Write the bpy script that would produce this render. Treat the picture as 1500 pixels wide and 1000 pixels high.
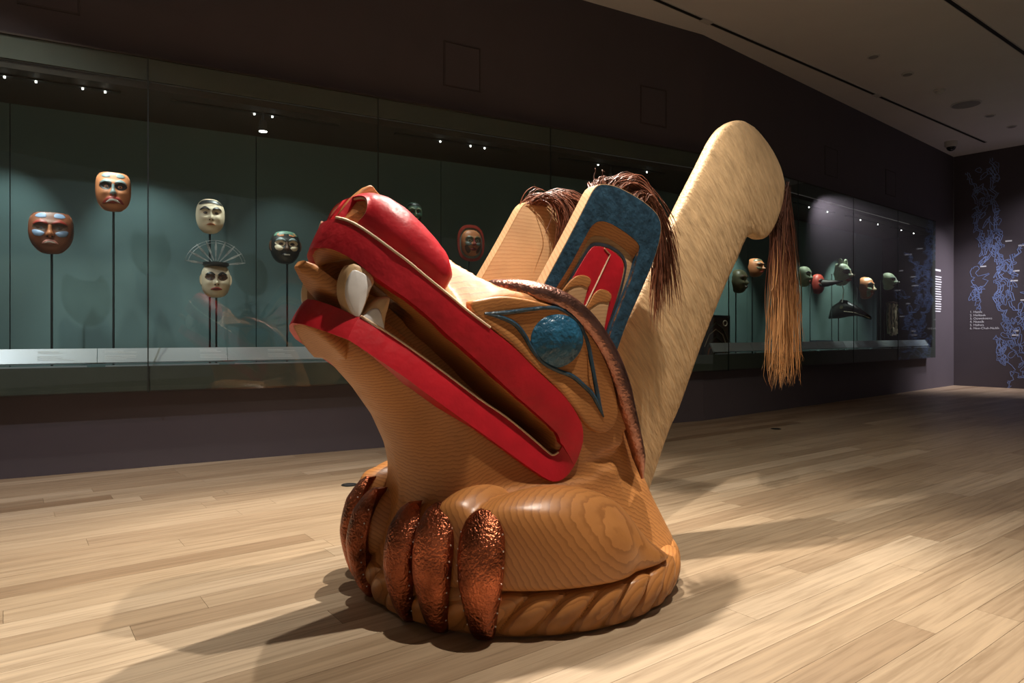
import bpy, bmesh, math, random
import numpy as np
from mathutils import Vector, Matrix

for o in list(bpy.data.objects):
    bpy.data.objects.remove(o)
scene = bpy.context.scene
COL = scene.collection
R = math.radians

# ------------------------------------------------------------------ camera
cam_d = bpy.data.cameras.new('camera')
cam = bpy.data.objects.new('camera', cam_d)
COL.objects.link(cam)
cam.location = (0, 0, 1.0)
cam.rotation_euler = (R(90), 0, 0)
cam_d.sensor_width = 36.0
cam_d.lens = 24.0
cam_d.shift_y = -11.0 / 1500.0
cam_d.clip_end = 60
scene.camera = cam

# ------------------------------------------------------------------ world, lights, exposure
world = bpy.data.worlds.new('gallery_air')
scene.world = world
world.use_nodes = True
bg = world.node_tree.nodes['Background']
bg.inputs[0].default_value = (1.0, 0.93, 0.86, 1)
bg.inputs[1].default_value = 0.08
vs = scene.view_settings
vs.view_transform = 'Standard'
vs.look = 'None'
vs.gamma = 1.0
vs.use_curve_mapping = False
vs.exposure = 0.32


def spot(name, loc, target, power, angle, blend=0.6, col=(1.0, 0.90, 0.78), size=0.035):
    d = bpy.data.lights.new(name, 'SPOT')
    d.energy = power
    d.spot_size = R(angle)
    d.spot_blend = blend
    d.color = col
    d.shadow_soft_size = size
    o = bpy.data.objects.new(name, d)
    COL.objects.link(o)
    o.location = loc
    o.rotation_euler = (Vector(target) - Vector(loc)).to_track_quat('-Z', 'Y').to_euler()
    return o


# ceiling track heads above the picture, placed from the shadows they throw on the floor
spot('ceiling_spot_front_right_offscreen', (1.00, 2.25, 4.40), (0.15, 2.75, 0.8), 500, 75)
spot('ceiling_spot_left_offscreen', (-0.80, 3.50, 4.40), (0.10, 2.90, 0.7), 300, 75)
spot('ceiling_spot_behind_offscreen', (0.45, 4.10, 4.40), (-0.25, 2.40, 0.6), 900, 70)
# heads over the lit floor on either side of the sculpture
spot('ceiling_spot_floor_left_offscreen', (-3.20, 3.40, 4.40), (-3.20, 4.00, 0.0), 190, 85, 0.9)
spot('ceiling_spot_floor_right_offscreen', (3.40, 3.00, 4.40), (3.20, 4.40, 0.0), 270, 90, 0.9)
# heads washing the map wall, the wall end beside the case and the wall below the case
spot('wall_washer_map_offscreen', (10.4, 10.6, 4.35), (9.5, 12.6, 1.2), 620, 75, 1.0, (0.97, 0.90, 1.0))
spot('wall_washer_corner_offscreen', (8.9, 11.0, 4.35), (8.2, 12.9, 1.2), 430, 50, 1.0, (0.97, 0.90, 1.0))
spot('wall_washer_left_offscreen', (-3.0, 2.0, 4.40), (-2.6, 5.1, 0.2), 220, 60, 0.9, (0.95, 0.90, 1.0))

# ------------------------------------------------------------------ materials
MATS = {}


def newmat(name):
    m = bpy.data.materials.new(name)
    m.use_nodes = True
    MATS[name] = m
    nt = m.node_tree
    return m, nt, nt.nodes['Principled BSDF']


def N(nt, t, **kw):
    n = nt.nodes.new(t)
    for k, v in kw.items():
        setattr(n, k, v)
    return n


def ramp(nt, stops):
    r = N(nt, 'ShaderNodeValToRGB')
    e = r.color_ramp.elements
    while len(e) < len(stops):
        e.new(0.5)
    for i, (p, c) in enumerate(stops):
        e[i].position = p
        e[i].color = (*c, 1)
    return r


def plain(name, col, rough=0.6, metal=0.0, var=0.08, scale=12.0, bump=0.0, bscale=60.0, spec=0.5, stretch=(1, 1, 1), rot=(0, 0, 0)):
    m, nt, b = newmat(name)
    tc = N(nt, 'ShaderNodeTexCoord')
    mp = N(nt, 'ShaderNodeMapping')
    mp.inputs['Scale'].default_value = stretch
    rt = N(nt, 'ShaderNodeMapping')
    rt.inputs['Rotation'].default_value = rot
    nt.links.new(tc.outputs['Object'], rt.inputs[0])
    nt.links.new(rt.outputs[0], mp.inputs[0])
    nz = N(nt, 'ShaderNodeTexNoise')
    nz.inputs['Scale'].default_value = scale
    nz.inputs['Detail'].default_value = 5
    nt.links.new(mp.outputs[0], nz.inputs['Vector'])
    lo = tuple(max(0, c * (1 - var)) for c in col)
    hi = tuple(min(1, c * (1 + var)) for c in col)
    r = ramp(nt, [(0.3, lo), (0.7, hi)])
    nt.links.new(nz.outputs['Fac'], r.inputs[0])
    nt.links.new(r.outputs[0], b.inputs['Base Color'])
    b.inputs['Roughness'].default_value = rough
    b.inputs['Metallic'].default_value = metal
    b.inputs['Specular IOR Level'].default_value = spec
    if bump:
        n2 = N(nt, 'ShaderNodeTexNoise')
        n2.inputs['Scale'].default_value = bscale
        n2.inputs['Detail'].default_value = 2
        nt.links.new(mp.outputs[0], n2.inputs['Vector'])
        bp = N(nt, 'ShaderNodeBump')
        bp.inputs['Strength'].default_value = bump
        bp.inputs['Distance'].default_value = 0.01
        nt.links.new(n2.outputs['Fac'], bp.inputs['Height'])
        nt.links.new(bp.outputs[0], b.inputs['Normal'])
    return m


def cedar(name, light, dark, ring=26.0, rot=(0, 0, 0), off=(0, 0, 0), rough=0.45, contrast=0.5, distort=1.6, axis='X', bump=0.15):
    """carved cedar: growth rings cut by the surface, fine fibre on top"""
    m, nt, b = newmat(name)
    tc = N(nt, 'ShaderNodeTexCoord')
    mp = N(nt, 'ShaderNodeMapping')
    mp.inputs['Rotation'].default_value = rot
    mp.inputs['Location'].default_value = off
    nt.links.new(tc.outputs['Object'], mp.inputs[0])
    wv = N(nt, 'ShaderNodeTexWave', wave_type='RINGS', rings_direction=axis, wave_profile='SAW')
    wv.inputs['Scale'].default_value = ring
    wv.inputs['Distortion'].default_value = distort
    wv.inputs['Detail'].default_value = 2.0
    wv.inputs['Detail Scale'].default_value = 1.4
    nt.links.new(mp.outputs[0], wv.inputs['Vector'])
    nz = N(nt, 'ShaderNodeTexNoise')
    nz.inputs['Scale'].default_value = 3.0
    nz.inputs['Detail'].default_value = 4
    nt.links.new(mp.outputs[0], nz.inputs['Vector'])
    mid = tuple((a * 0.6 + c * 0.4) for a, c in zip(light, dark))
    r = ramp(nt, [(0.0, light), (0.55, tuple(a * (1 - 0.25 * contrast) + c * 0.25 * contrast for a, c in zip(light, dark))),
                  (0.9, tuple(a * (1 - contrast) + c * contrast for a, c in zip(light, dark))), (1.0, light)])
    nt.links.new(wv.outputs['Fac'], r.inputs[0])
    r2 = ramp(nt, [(0.3, (0.78, 0.74, 0.70)), (0.7, (1.08, 1.06, 1.04))])
    nt.links.new(nz.outputs['Fac'], r2.inputs[0])
    mx = N(nt, 'ShaderNodeMix', data_type='RGBA', blend_type='MULTIPLY')
    mx.inputs[0].default_value = 1.0
    nt.links.new(r.outputs[0], mx.inputs[6])
    nt.links.new(r2.outputs[0], mx.inputs[7])
    nt.links.new(mx.outputs[2], b.inputs['Base Color'])
    b.inputs['Roughness'].default_value = rough
    n2 = N(nt, 'ShaderNodeTexNoise')
    n2.inputs['Scale'].default_value = 35.0
    n2.inputs['Detail'].default_value = 2
    nt.links.new(tc.outputs['Object'], n2.inputs['Vector'])
    ad = N(nt, 'ShaderNodeMath', operation='ADD')
    nt.links.new(wv.outputs['Fac'], ad.inputs[0])
    nt.links.new(n2.outputs['Fac'], ad.inputs[1])
    bp = N(nt, 'ShaderNodeBump')
    bp.inputs['Strength'].default_value = bump
    bp.inputs['Distance'].default_value = 0.004
    nt.links.new(ad.outputs[0], bp.inputs['Height'])
    nt.links.new(bp.outputs[0], b.inputs['Normal'])
    return m


cedar('cedar_body', (0.53, 0.235, 0.072), (0.18, 0.055, 0.013), ring=26.0, rot=(R(20), R(35), 0), off=(0.1, 0.35, 0.2), contrast=0.55, distort=4.0, axis='Y')
cedar('cedar_paw', (0.53, 0.235, 0.072), (0.18, 0.055, 0.013), ring=22.0, rot=(R(60), R(10), R(20)), off=(0.2, -0.1, 0.3), contrast=0.5, distort=2.2, axis='X', rough=0.36)
cedar('cedar_rope', (0.53, 0.235, 0.072), (0.18, 0.055, 0.013), ring=22.0, rot=(R(10), R(80), 0), contrast=0.5, rough=0.33)
cedar('cedar_pale', (0.66, 0.44, 0.24), (0.44, 0.22, 0.09), ring=24.0, rot=(R(30), R(20), 0), off=(0.3, 0.2, 0), contrast=0.55, axis='Y')
plain('adzed_fin', (0.50, 0.335, 0.175), 0.5, var=0.20, scale=30, bump=0.8, bscale=55, stretch=(1.0, 1.0, 0.22), rot=(0, R(-36), 0))
plain('paint_red', (0.46, 0.008, 0.018), 0.42, var=0.14, scale=9, bump=0.25, bscale=28)
plain('paint_blue', (0.020, 0.056, 0.092), 0.42, var=0.35, scale=22, bump=0.5, bscale=45)
plain('paint_eye_blue', (0.018, 0.105, 0.19), 0.36, var=0.35, scale=26, bump=0.8, bscale=45)
plain('paint_black', (0.015, 0.016, 0.018), 0.5)
plain('paint_ear_black', (0.03, 0.035, 0.045), 0.5, var=0.4)
plain('shell_white', (0.74, 0.74, 0.73), 0.35, var=0.12, scale=18)
plain('tooth_wood', (0.60, 0.42, 0.23), 0.5)
plain('line_cream', (0.74, 0.56, 0.38), 0.55)
plain('copper', (0.43, 0.13, 0.062), 0.33, 1.0, var=0.75, scale=8, bump=0.7, bscale=100)
plain('copper_brow', (0.37, 0.19, 0.15), 0.34, 1.0, var=0.4, scale=14, bump=0.4, bscale=70)
plain('rivet_steel', (0.75, 0.72, 0.68), 0.3, 1.0)
plain('wall_paint', (0.082, 0.068, 0.078), 0.75, var=0.04, scale=3, bump=0.05, bscale=200)
plain('panel_paint', (0.060, 0.048, 0.052), 0.8, var=0.04)
plain('ceiling_paint', (0.80, 0.78, 0.76), 0.85, var=0.02, scale=2)
plain('slot_black', (0.01, 0.01, 0.01), 0.8)
plain('case_teal', (0.105, 0.165, 0.162), 0.75, var=0.04, scale=3)
plain('case_dark', (0.035, 0.027, 0.022), 0.75)
plain('frit', (0.060, 0.068, 0.055), 0.55)
plain('rail_metal', (0.50, 0.54, 0.57), 0.32, 0.15, var=0.06, stretch=(1, 30, 30))
plain('print_white', (0.82, 0.84, 0.86), 0.7)
plain('print_blue', (0.23, 0.32, 0.60), 0.7, var=0.3, scale=3)
plain('rod_steel', (0.05, 0.06, 0.06), 0.45, 0.8)
plain('label_blue', (0.45, 0.60, 0.85), 0.6)
plain('lamp_shell', (0.05, 0.05, 0.05), 0.5)
plain('fitting_white', (0.60, 0.59, 0.57), 0.5)
plain('fitting_grey', (0.30, 0.29, 0.28), 0.6)
plain('dome_black', (0.02, 0.02, 0.02), 0.15)
plain('subfloor', (0.09, 0.055, 0.03), 0.9)

# lit lens of a lamp
m, nt, b = newmat('lamp_lens')
b.inputs['Base Color'].default_value = (1, 1, 1, 1)
b.inputs['Emission Color'].default_value = (1.0, 0.97, 0.90, 1)
b.inputs['Emission Strength'].default_value = 14.0

# display glass: clear, with the mirror share that Fresnel gives a pane's two faces
m, nt, b = newmat('display_glass')
nt.nodes.remove(b)
out = nt.nodes['Material Output']
tr = N(nt, 'ShaderNodeBsdfTransparent')
tr.inputs[0].default_value = (0.93, 0.97, 0.955, 1)
gl = N(nt, 'ShaderNodeBsdfGlossy')
gl.inputs['Roughness'].default_value = 0.0
fr = N(nt, 'ShaderNodeFresnel')
geo = N(nt, 'ShaderNodeNewGeometry')
ior = N(nt, 'ShaderNodeMapRange')
ior.inputs['To Min'].default_value = 1.45
ior.inputs['To Max'].default_value = 1 / 1.45
nt.links.new(geo.outputs['Backfacing'], ior.inputs['Value'])
nt.links.new(ior.outputs[0], fr.inputs[0])
mix = N(nt, 'ShaderNodeMixShader')
nt.links.new(fr.outputs[0], mix.inputs[0])
nt.links.new(tr.outputs[0], mix.inputs[1])
nt.links.new(gl.outputs[0], mix.inputs[2])
nt.links.new(mix.outputs[0], out.inputs[0])

# oak floor boards: tone of each board from its own attribute, grain along the board
m, nt, b = newmat('oak_board')
at = N(nt, 'ShaderNodeAttribute', attribute_name='tone')
tc = N(nt, 'ShaderNodeTexCoord')
mp = N(nt, 'ShaderNodeMapping')
mp.inputs['Rotation'].default_value = (0, 0, -math.atan2(0.598, 0.8014))
nt.links.new(tc.outputs['Object'], mp.inputs[0])
mp2 = N(nt, 'ShaderNodeMapping')
mp2.inputs['Scale'].default_value = (1.1, 26.0, 1.0)
nt.links.new(mp.outputs[0], mp2.inputs[0])
sh = N(nt, 'ShaderNodeVectorMath', operation='ADD')
cb = N(nt, 'ShaderNodeCombineXYZ')
mu = N(nt, 'ShaderNodeMath', operation='MULTIPLY')
mu.inputs[1].default_value = 61.0
nt.links.new(at.outputs['Fac'], mu.inputs[0])
nt.links.new(mu.outputs[0], cb.inputs[0])
nt.links.new(mu.outputs[0], cb.inputs[2])
nt.links.new(mp2.outputs[0], sh.inputs[0])
nt.links.new(cb.outputs[0], sh.inputs[1])
nz = N(nt, 'ShaderNodeTexNoise')
nz.inputs['Scale'].default_value = 1.6
nz.inputs['Detail'].default_value = 7
nz.inputs['Roughness'].default_value = 0.62
nz.inputs['Distortion'].default_value = 0.7
nt.links.new(sh.outputs[0], nz.inputs['Vector'])
tone = ramp(nt, [(0.0, (0.245, 0.165, 0.098)), (0.35, (0.325, 0.236, 0.150)), (0.7, (0.385, 0.290, 0.190)), (1.0, (0.455, 0.355, 0.245))])
nt.links.new(at.outputs['Fac'], tone.inputs[0])
gr = ramp(nt, [(0.30, (0.66, 0.62, 0.57)), (0.55, (1.0, 1.0, 1.0)), (0.75, (1.16, 1.14, 1.10))])
nt.links.new(nz.outputs['Fac'], gr.inputs[0])
mx = N(nt, 'ShaderNodeMix', data_type='RGBA', blend_type='MULTIPLY')
mx.inputs[0].default_value = 1.0
nt.links.new(tone.outputs[0], mx.inputs[6])
nt.links.new(gr.outputs[0], mx.inputs[7])
nt.links.new(mx.outputs[2], b.inputs['Base Color'])
b.inputs['Roughness'].default_value = 0.42
bp = N(nt, 'ShaderNodeBump')
bp.inputs['Strength'].default_value = 0.06
bp.inputs['Distance'].default_value = 0.003
nt.links.new(nz.outputs['Fac'], bp.inputs['Height'])
nt.links.new(bp.outputs[0], b.inputs['Normal'])


def hairmat(name, root, midc, tip, lo, hi):
    m, nt, b = newmat(name)
    at = N(nt, 'ShaderNodeAttribute', attribute_name='along')
    r = ramp(nt, [(0.0, root), (lo, midc), (hi, tip)])
    nt.links.new(at.outputs['Fac'], r.inputs[0])
    nz = N(nt, 'ShaderNodeAttribute', attribute_name='tone')
    mul = N(nt, 'ShaderNodeMix', data_type='RGBA', blend_type='MULTIPLY')
    mul.inputs[0].default_value = 1.0
    cr = ramp(nt, [(0.0, (0.45, 0.42, 0.42)), (1.0, (1.5, 1.4, 1.35))])
    nt.links.new(nz.outputs['Fac'], cr.inputs[0])
    nt.links.new(r.outputs[0], mul.inputs[6])
    nt.links.new(cr.outputs[0], mul.inputs[7])
    nt.links.new(mul.outputs[2], b.inputs['Base Color'])
    b.inputs['Roughness'].default_value = 0.38


hairmat('hair_fin', (0.16, 0.085, 0.07), (0.22, 0.085, 0.045), (0.62, 0.34, 0.14), 0.35, 0.75)
hairmat('hair_ear', (0.20, 0.075, 0.04), (0.16, 0.06, 0.035), (0.20, 0.08, 0.04), 0.5, 1.0)


# ------------------------------------------------------------------ helpers
def mesh_obj(name, verts, faces, mat, parent=None, smooth=False, angle=None):
    me = bpy.data.meshes.new(name)
    me.from_pydata([tuple(map(float, v)) for v in verts], [], [tuple(map(int, f)) for f in faces])
    me.validate()
    me.materials.append(MATS[mat])
    o = bpy.data.objects.new(name, me)
    COL.objects.link(o)
    if parent:
        o.parent = parent
    if smooth:
        me.polygons.foreach_set('use_smooth', [True] * len(me.polygons))
        if angle:
            me.set_sharp_from_angle(angle=R(angle))
    return o


def fix_normals(o):
    bm = bmesh.new()
    bm.from_mesh(o.data)
    bmesh.ops.recalc_face_normals(bm, faces=bm.faces)
    bm.to_mesh(o.data)
    bm.free()
    return o


def tag(o, label, cat, group=None):
    o['label'] = label
    o['category'] = cat
    if group:
        o['group'] = group
    return o


def empty(name, loc=(0, 0, 0), rz=0.0):
    o = bpy.data.objects.new(name, None)
    COL.objects.link(o)
    o.location = loc
    o.rotation_euler = (0, 0, rz)
    o.empty_display_size = 0.1
    return o


def box_vf(c, s):
    x, y, z = c
    a, b_, h = s[0] / 2, s[1] / 2, s[2] / 2
    v = [(x - a, y - b_, z - h), (x + a, y - b_, z - h), (x + a, y + b_, z - h), (x - a, y + b_, z - h),
         (x - a, y - b_, z + h), (x + a, y - b_, z + h), (x + a, y + b_, z + h), (x - a, y + b_, z + h)]
    f = [(0, 3, 2, 1), (4, 5, 6, 7), (0, 1, 5, 4), (1, 2, 6, 5), (2, 3, 7, 6), (3, 0, 4, 7)]
    return v, f


def boxes(name, lst, mat, parent=None):
    V, Fs = [], []
    for c, s in lst:
        v, f = box_vf(c, s)
        n = len(V)
        V += v
        Fs += [tuple(i + n for i in q) for q in f]
    return mesh_obj(name, V, Fs, mat, parent)


def catmull(pts, n=6, closed=False):
    P = [np.array(p, float) for p in pts]
    m = len(P)
    out = []
    rng = range(m) if closed else range(m - 1)
    for i in rng:
        if closed:
            p0, p1, p2, p3 = P[(i - 1) % m], P[i], P[(i + 1) % m], P[(i + 2) % m]
        else:
            p1, p2 = P[i], P[i + 1]
            p0 = P[i - 1] if i > 0 else 2 * p1 - p2
            p3 = P[i + 2] if i + 2 < m else 2 * p2 - p1
        for j in range(n):
            t = j / n
            out.append(0.5 * ((2 * p1) + (-p0 + p2) * t + (2 * p0 - 5 * p1 + 4 * p2 - p3) * t * t + (-p0 + 3 * p1 - 3 * p2 + p3) * t ** 3))
    if not closed:
        out.append(P[-1])
    return out


def resample(pts, n):
    P = np.array(pts, float)
    d = np.r_[0, np.cumsum(np.linalg.norm(np.diff(P, axis=0), axis=1))]
    s = np.linspace(0, d[-1], n)
    return np.stack([np.interp(s, d, P[:, k]) for k in range(P.shape[1])], 1)


def tube(path, radii, nseg=8, cap=True, flat=None):
    """path: 3D points, radii per point; flat=(axis vector, factor) squashes the section"""
    P = [Vector(p) for p in path]
    n = len(P)
    V, Fs = [], []
    up = Vector((0, 0, 1))
    t0 = (P[1] - P[0]).normalized()
    if abs(t0.dot(up)) > 0.95:
        up = Vector((1, 0, 0))
    nrm = (up - t0 * up.dot(t0)).normalized()
    for i in range(n):
        t = (P[min(i + 1, n - 1)] - P[max(i - 1, 0)]).normalized()
        nrm = (nrm - t * nrm.dot(t))
        nrm = nrm.normalized() if nrm.length > 1e-6 else t.orthogonal().normalized()
        bi = t.cross(nrm)
        for k in range(nseg):
            a = 2 * math.pi * k / nseg
            off = nrm * math.cos(a) * radii[i] + bi * math.sin(a) * radii[i]
            if flat:
                ax = Vector(flat[0])
                off = off - ax * off.dot(ax) * (1 - flat[1])
            V.append(P[i] + off)
    for i in range(n - 1):
        for k in range(nseg):
            k2 = (k + 1) % nseg
            Fs.append((i * nseg + k, i * nseg + k2, (i + 1) * nseg + k2, (i + 1) * nseg + k))
    if cap:
        Fs.append(tuple(range(nseg))[::-1])
        Fs.append(tuple((n - 1) * nseg + k for k in range(nseg)))
    return V, Fs


def tube_obj(name, path, radii, mat, parent=None, nseg=8, flat=None):
    if not hasattr(radii, '__len__'):
        radii = [radii] * len(path)
    v, f = tube(path, radii, nseg, True, flat)
    return mesh_obj(name, v, f, mat, parent, smooth=True, angle=60)


def poly_sdf(P, X, Y):
    """signed distance (inside < 0) of a 2-D polygon on arrays X, Y"""
    P = np.array(P, float)
    d = np.full(X.shape, 1e9)
    ins = np.zeros(X.shape, bool)
    n = len(P)
    for i in range(n):
        a, b_ = P[i], P[(i + 1) % n]
        e = b_ - a
        wx, wy = X - a[0], Y - a[1]
        t = np.clip((wx * e[0] + wy * e[1]) / max(e @ e, 1e-12), 0, 1)
        d = np.minimum(d, np.hypot(wx - e[0] * t, wy - e[1] * t))
        if a[1] != b_[1]:
            c = ((a[1] > Y) != (b_[1] > Y)) & (X < (b_[0] - a[0]) * (Y - a[1]) / (b_[1] - a[1]) + a[0])
            ins ^= c
    return np.where(ins, -d, d)


def smin(a, b_, k):
    h = np.clip(0.5 + 0.5 * (b_ - a) / k, 0, 1)
    return b_ * (1 - h) + a * h - k * h * (1 - h)


def smax(a, b_, k):
    return -smin(-a, -b_, k)


def surface_nets(D, org, step):
    """naive surface nets on a scalar grid (negative inside)"""
    S = D < 0
    nx, ny, nz = D.shape
    cs = np.zeros((nx - 1, ny - 1, nz - 1), np.int8)
    for i in (0, 1):
        for j in (0, 1):
            for k in (0, 1):
                cs += S[i:nx - 1 + i, j:ny - 1 + j, k:nz - 1 + k]
    act = (cs > 0) & (cs < 8)
    idx = -np.ones(act.shape, np.int64)
    I = np.argwhere(act)
    idx[act] = np.arange(len(I))
    acc = np.zeros((len(I), 3))
    cnt = np.zeros(len(I))
    corners = [(i, j, k) for i in (0, 1) for j in (0, 1) for k in (0, 1)]
    for a in corners:
        for b_ in corners:
            if sum(b_) - sum(a) == 1 and all(y >= x for x, y in zip(a, b_)):
                da = D[I[:, 0] + a[0], I[:, 1] + a[1], I[:, 2] + a[2]]
                db = D[I[:, 0] + b_[0], I[:, 1] + b_[1], I[:, 2] + b_[2]]
                c = (da < 0) != (db < 0)
                t = np.where(c, da / np.where(c, da - db, 1), 0)
                p = np.array(a)[None] + t[:, None] * (np.array(b_) - np.array(a))[None]
                acc[c] += p[c]
                cnt[c] += 1
    V = (I + acc / cnt[:, None]) * step + np.array(org)
    Fs = []
    for ax in range(3):
        sl0 = [slice(None)] * 3
        sl1 = [slice(None)] * 3
        sl0[ax] = slice(0, -1)
        sl1[ax] = slice(1, None)
        cr = S[tuple(sl0)] != S[tuple(sl1)]
        E = np.argwhere(cr)
        u, v = (ax + 1) % 3, (ax + 2) % 3
        ok = (E[:, u] > 0) & (E[:, v] > 0) & (E[:, u] < D.shape[u] - 1) & (E[:, v] < D.shape[v] - 1)
        E = E[ok]
        q = []
        for du, dv in ((-1, -1), (0, -1), (0, 0), (-1, 0)):
            c = E.copy()
            c[:, u] += du
            c[:, v] += dv
            q.append(idx[c[:, 0], c[:, 1], c[:, 2]])
        q = np.stack(q, 1)
        inside = S[E[:, 0], E[:, 1], E[:, 2]]
        q = np.where(inside[:, None], q, q[:, ::-1])
        Fs.append(q)
    return V, np.concatenate(Fs)


def net_obj(name, D, org, step, mat, parent, relax=2):
    V, Fs = surface_nets(D, org, step)
    me = bpy.data.meshes.new(name)
    me.from_pydata(V.tolist(), [], Fs.tolist())
    me.validate()
    me.materials.append(MATS[mat])
    bm = bmesh.new()
    bm.from_mesh(me)
    for _ in range(relax):
        bmesh.ops.smooth_vert(bm, verts=bm.verts, factor=0.5, use_axis_x=True, use_axis_y=True, use_axis_z=True)
    bmesh.ops.recalc_face_normals(bm, faces=bm.faces)
    bm.to_mesh(me)
    bm.free()
    me.polygons.foreach_set('use_smooth', [True] * len(me.polygons))
    o = bpy.data.objects.new(name, me)
    COL.objects.link(o)
    o.parent = parent
    return o


def slab(name, outline, place, t_front, t_back, mat, parent, bevel=0.008, bulge=0.0, bulge_back=0.0, rings=5, center=None, mirror=False):
    """outline: closed 2-D loop; place(u, v, h) -> 3-D.  front face at h=t_front with a rounded rim
    and a dome of height bulge, back face at h=t_back"""
    O = np.array(outline, float)
    n = len(O)
    c = np.array(center) if center is not None else O.mean(0)
    # inward offset for the rounded rim
    e = np.roll(O, -1, 0) - np.roll(O, 1, 0)
    nr = np.stack([-e[:, 1], e[:, 0]], 1)
    nr /= np.maximum(np.linalg.norm(nr, axis=1)[:, None], 1e-9)
    area = 0.5 * np.sum(O[:, 0] * np.roll(O[:, 1], -1) - np.roll(O[:, 0], -1) * O[:, 1])
    if area < 0:
        nr = -nr
    inset = O + nr * bevel
    loops = [(O, t_back, 1), (O, t_front - bevel, 1)]
    for a in (30, 60, 90):
        loops.append((O + nr * bevel * (1 - math.cos(R(a))), t_front - bevel * (1 - math.sin(R(a))), 1))
    for i in range(1, rings):
        s = 1 - i / rings
        loops.append((c + (inset - c) * s, t_front + bulge * (1 - s ** 2.2), 1))
    V, Fs = [], []
    for lp, h, _ in loops:
        V += [place(p[0], p[1], h) for p in lp]
    for i in range(len(loops) - 1):
        for k in range(n):
            k2 = (k + 1) % n
            Fs.append((i * n + k, i * n + k2, (i + 1) * n + k2, (i + 1) * n + k))
    V.append(place(c[0], c[1], t_front + bulge))
    top = len(V) - 1
    m0 = (len(loops) - 1) * n
    for k in range(n):
        Fs.append((m0 + k, m0 + (k + 1) % n, top))
    # back
    prev = 0
    for i in range(1, 4):
        s = 1 - i / 4
        base = len(V)
        V += [place(*(c + (p - c) * s), t_back - bulge_back * (1 - s ** 2)) for p in O]
        for k in range(n):
            k2 = (k + 1) % n
            Fs.append((prev + k2, prev + k, base + k, base + k2))
        prev = base
    V.append(place(c[0], c[1], t_back - bulge_back))
    for k in range(n):
        Fs.append((prev + (k + 1) % n, prev + k, len(V) - 1))
    o = mesh_obj(name, V, Fs, mat, parent, smooth=True, angle=50)
    return fix_normals(o)


def strip(name, A, B, depth, mat, parent, cross=4, crown=0.0):
    """band between two 3-D edge lines A and B, given thickness along depth vectors"""
    A = np.array(A, float)
    B = np.array(B, float)
    n = len(A)
    Dv = np.array(depth, float)
    if Dv.ndim == 1:
        Dv = np.repeat(Dv[None], n, 0)
    rows = [A + Dv]
    for j in range(cross + 1):
        t = j / cross
        rows.append(A * (1 - t) + B * t - Dv / np.maximum(np.linalg.norm(Dv, axis=1)[:, None], 1e-9) * crown * math.sin(math.pi * t))
    rows.append(B + Dv)
    V = np.concatenate(rows).tolist()
    m = len(rows)
    Fs = []
    for j in range(m - 1):
        for i in range(n - 1):
            Fs.append((j * n + i, j * n + i + 1, (j + 1) * n + i + 1, (j + 1) * n + i))
    for i in range(n - 1):
        Fs.append(((m - 1) * n + i, (m - 1) * n + i + 1, i + 1, i))
    Fs.append(tuple(j * n for j in range(m)))
    Fs.append(tuple(j * n + n - 1 for j in range(m))[::-1])
    return fix_normals(mesh_obj(name, V, Fs, mat, parent, smooth=True, angle=40))


def strands(name, curves, mat, parent, r0=0.0012, seed=1):
    """tapered three-sided hairs; curves: list of (points, thickness factor)"""
    rnd = random.Random(seed)
    V, Fs, AL, TN = [], [], [], []
    for pts, k in curves:
        n = len(pts)
        rad = [r0 * k * (1.0 if i < n - 3 else 0.75 - 0.3 * (i - n + 3)) for i in range(n)]
        v, f = tube(pts, rad, 3, False)
        b0 = len(V)
        V += v
        Fs += [tuple(i + b0 for i in q) for q in f]
        tn = rnd.random()
        for i in range(n):
            AL += [i / (n - 1)] * 3
            TN += [tn] * 3
    o = mesh_obj(name, V, Fs, mat, parent, smooth=True)
    for nm, dat in (('along', AL), ('tone', TN)):
        a = o.data.attributes.new(nm, 'FLOAT', 'POINT')
        a.data.foreach_set('value', dat)
    o['kind'] = 'stuff'
    return o


def structure(o):
    o['kind'] = 'structure'
    return o


# ------------------------------------------------------------------ room shell
A0 = np.array([-3.521, 4.695])
dL = np.array([0.8741, 0.4857])
nL = np.array([0.4857, -0.8741])
B0 = np.array([2.205, 7.877])
dR = np.array([0.7627, 0.6469])
nR = np.array([0.6469, -0.7627])
K0 = np.array([8.612, 13.31])
CEIL = 4.45
TB = 6.551            # run of the first wall up to the bend
TE = 8.40             # run of the second wall up to the corner
ZB, ZT = 0.585, 3.02  # bottom and top of the display glass
T0 = -6.5
T_END = 6.977         # right end of the case on the second wall
GO = 0.15             # glass stands this far proud of the wall
DEPTH = 0.75          # back of the case behind the wall face


def wl(t, off):
    p = A0 + dL * t + nL * off
    return p


def wr(t, off):
    p = B0 + dR * t + nR * off
    return p


def quad_prism(name, plan, z0, z1, mat, parent=None):
    """vertical prism on a convex or simple plan polygon"""
    n = len(plan)
    V = [(p[0], p[1], z0) for p in plan] + [(p[0], p[1], z1) for p in plan]
    Fs = [tuple(range(n))[::-1], tuple(range(n, 2 * n))]
    for i in range(n):
        j = (i + 1) % n
        Fs.append((i, j, n + j, n + i))
    return fix_normals(mesh_obj(name, V, Fs, mat, parent))


def bendpt(off):
    """meeting point of the two wall lines at an offset"""
    p, q = A0 + nL * off, B0 + nR * off
    M = np.array([[dL[0], -dR[0]], [dL[1], -dR[1]]])
    s = np.linalg.solve(M, q - p)
    return p + dL * s[0]


def bent(t0, t1, o0, o1, left_only=False):
    """plan band following both wall runs between offsets o0 (room side) and o1"""
    return [wl(t0, o0), bendpt(o0), wr(t1, o0), wr(t1, o1), bendpt(o1), wl(t0, o1)]


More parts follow.
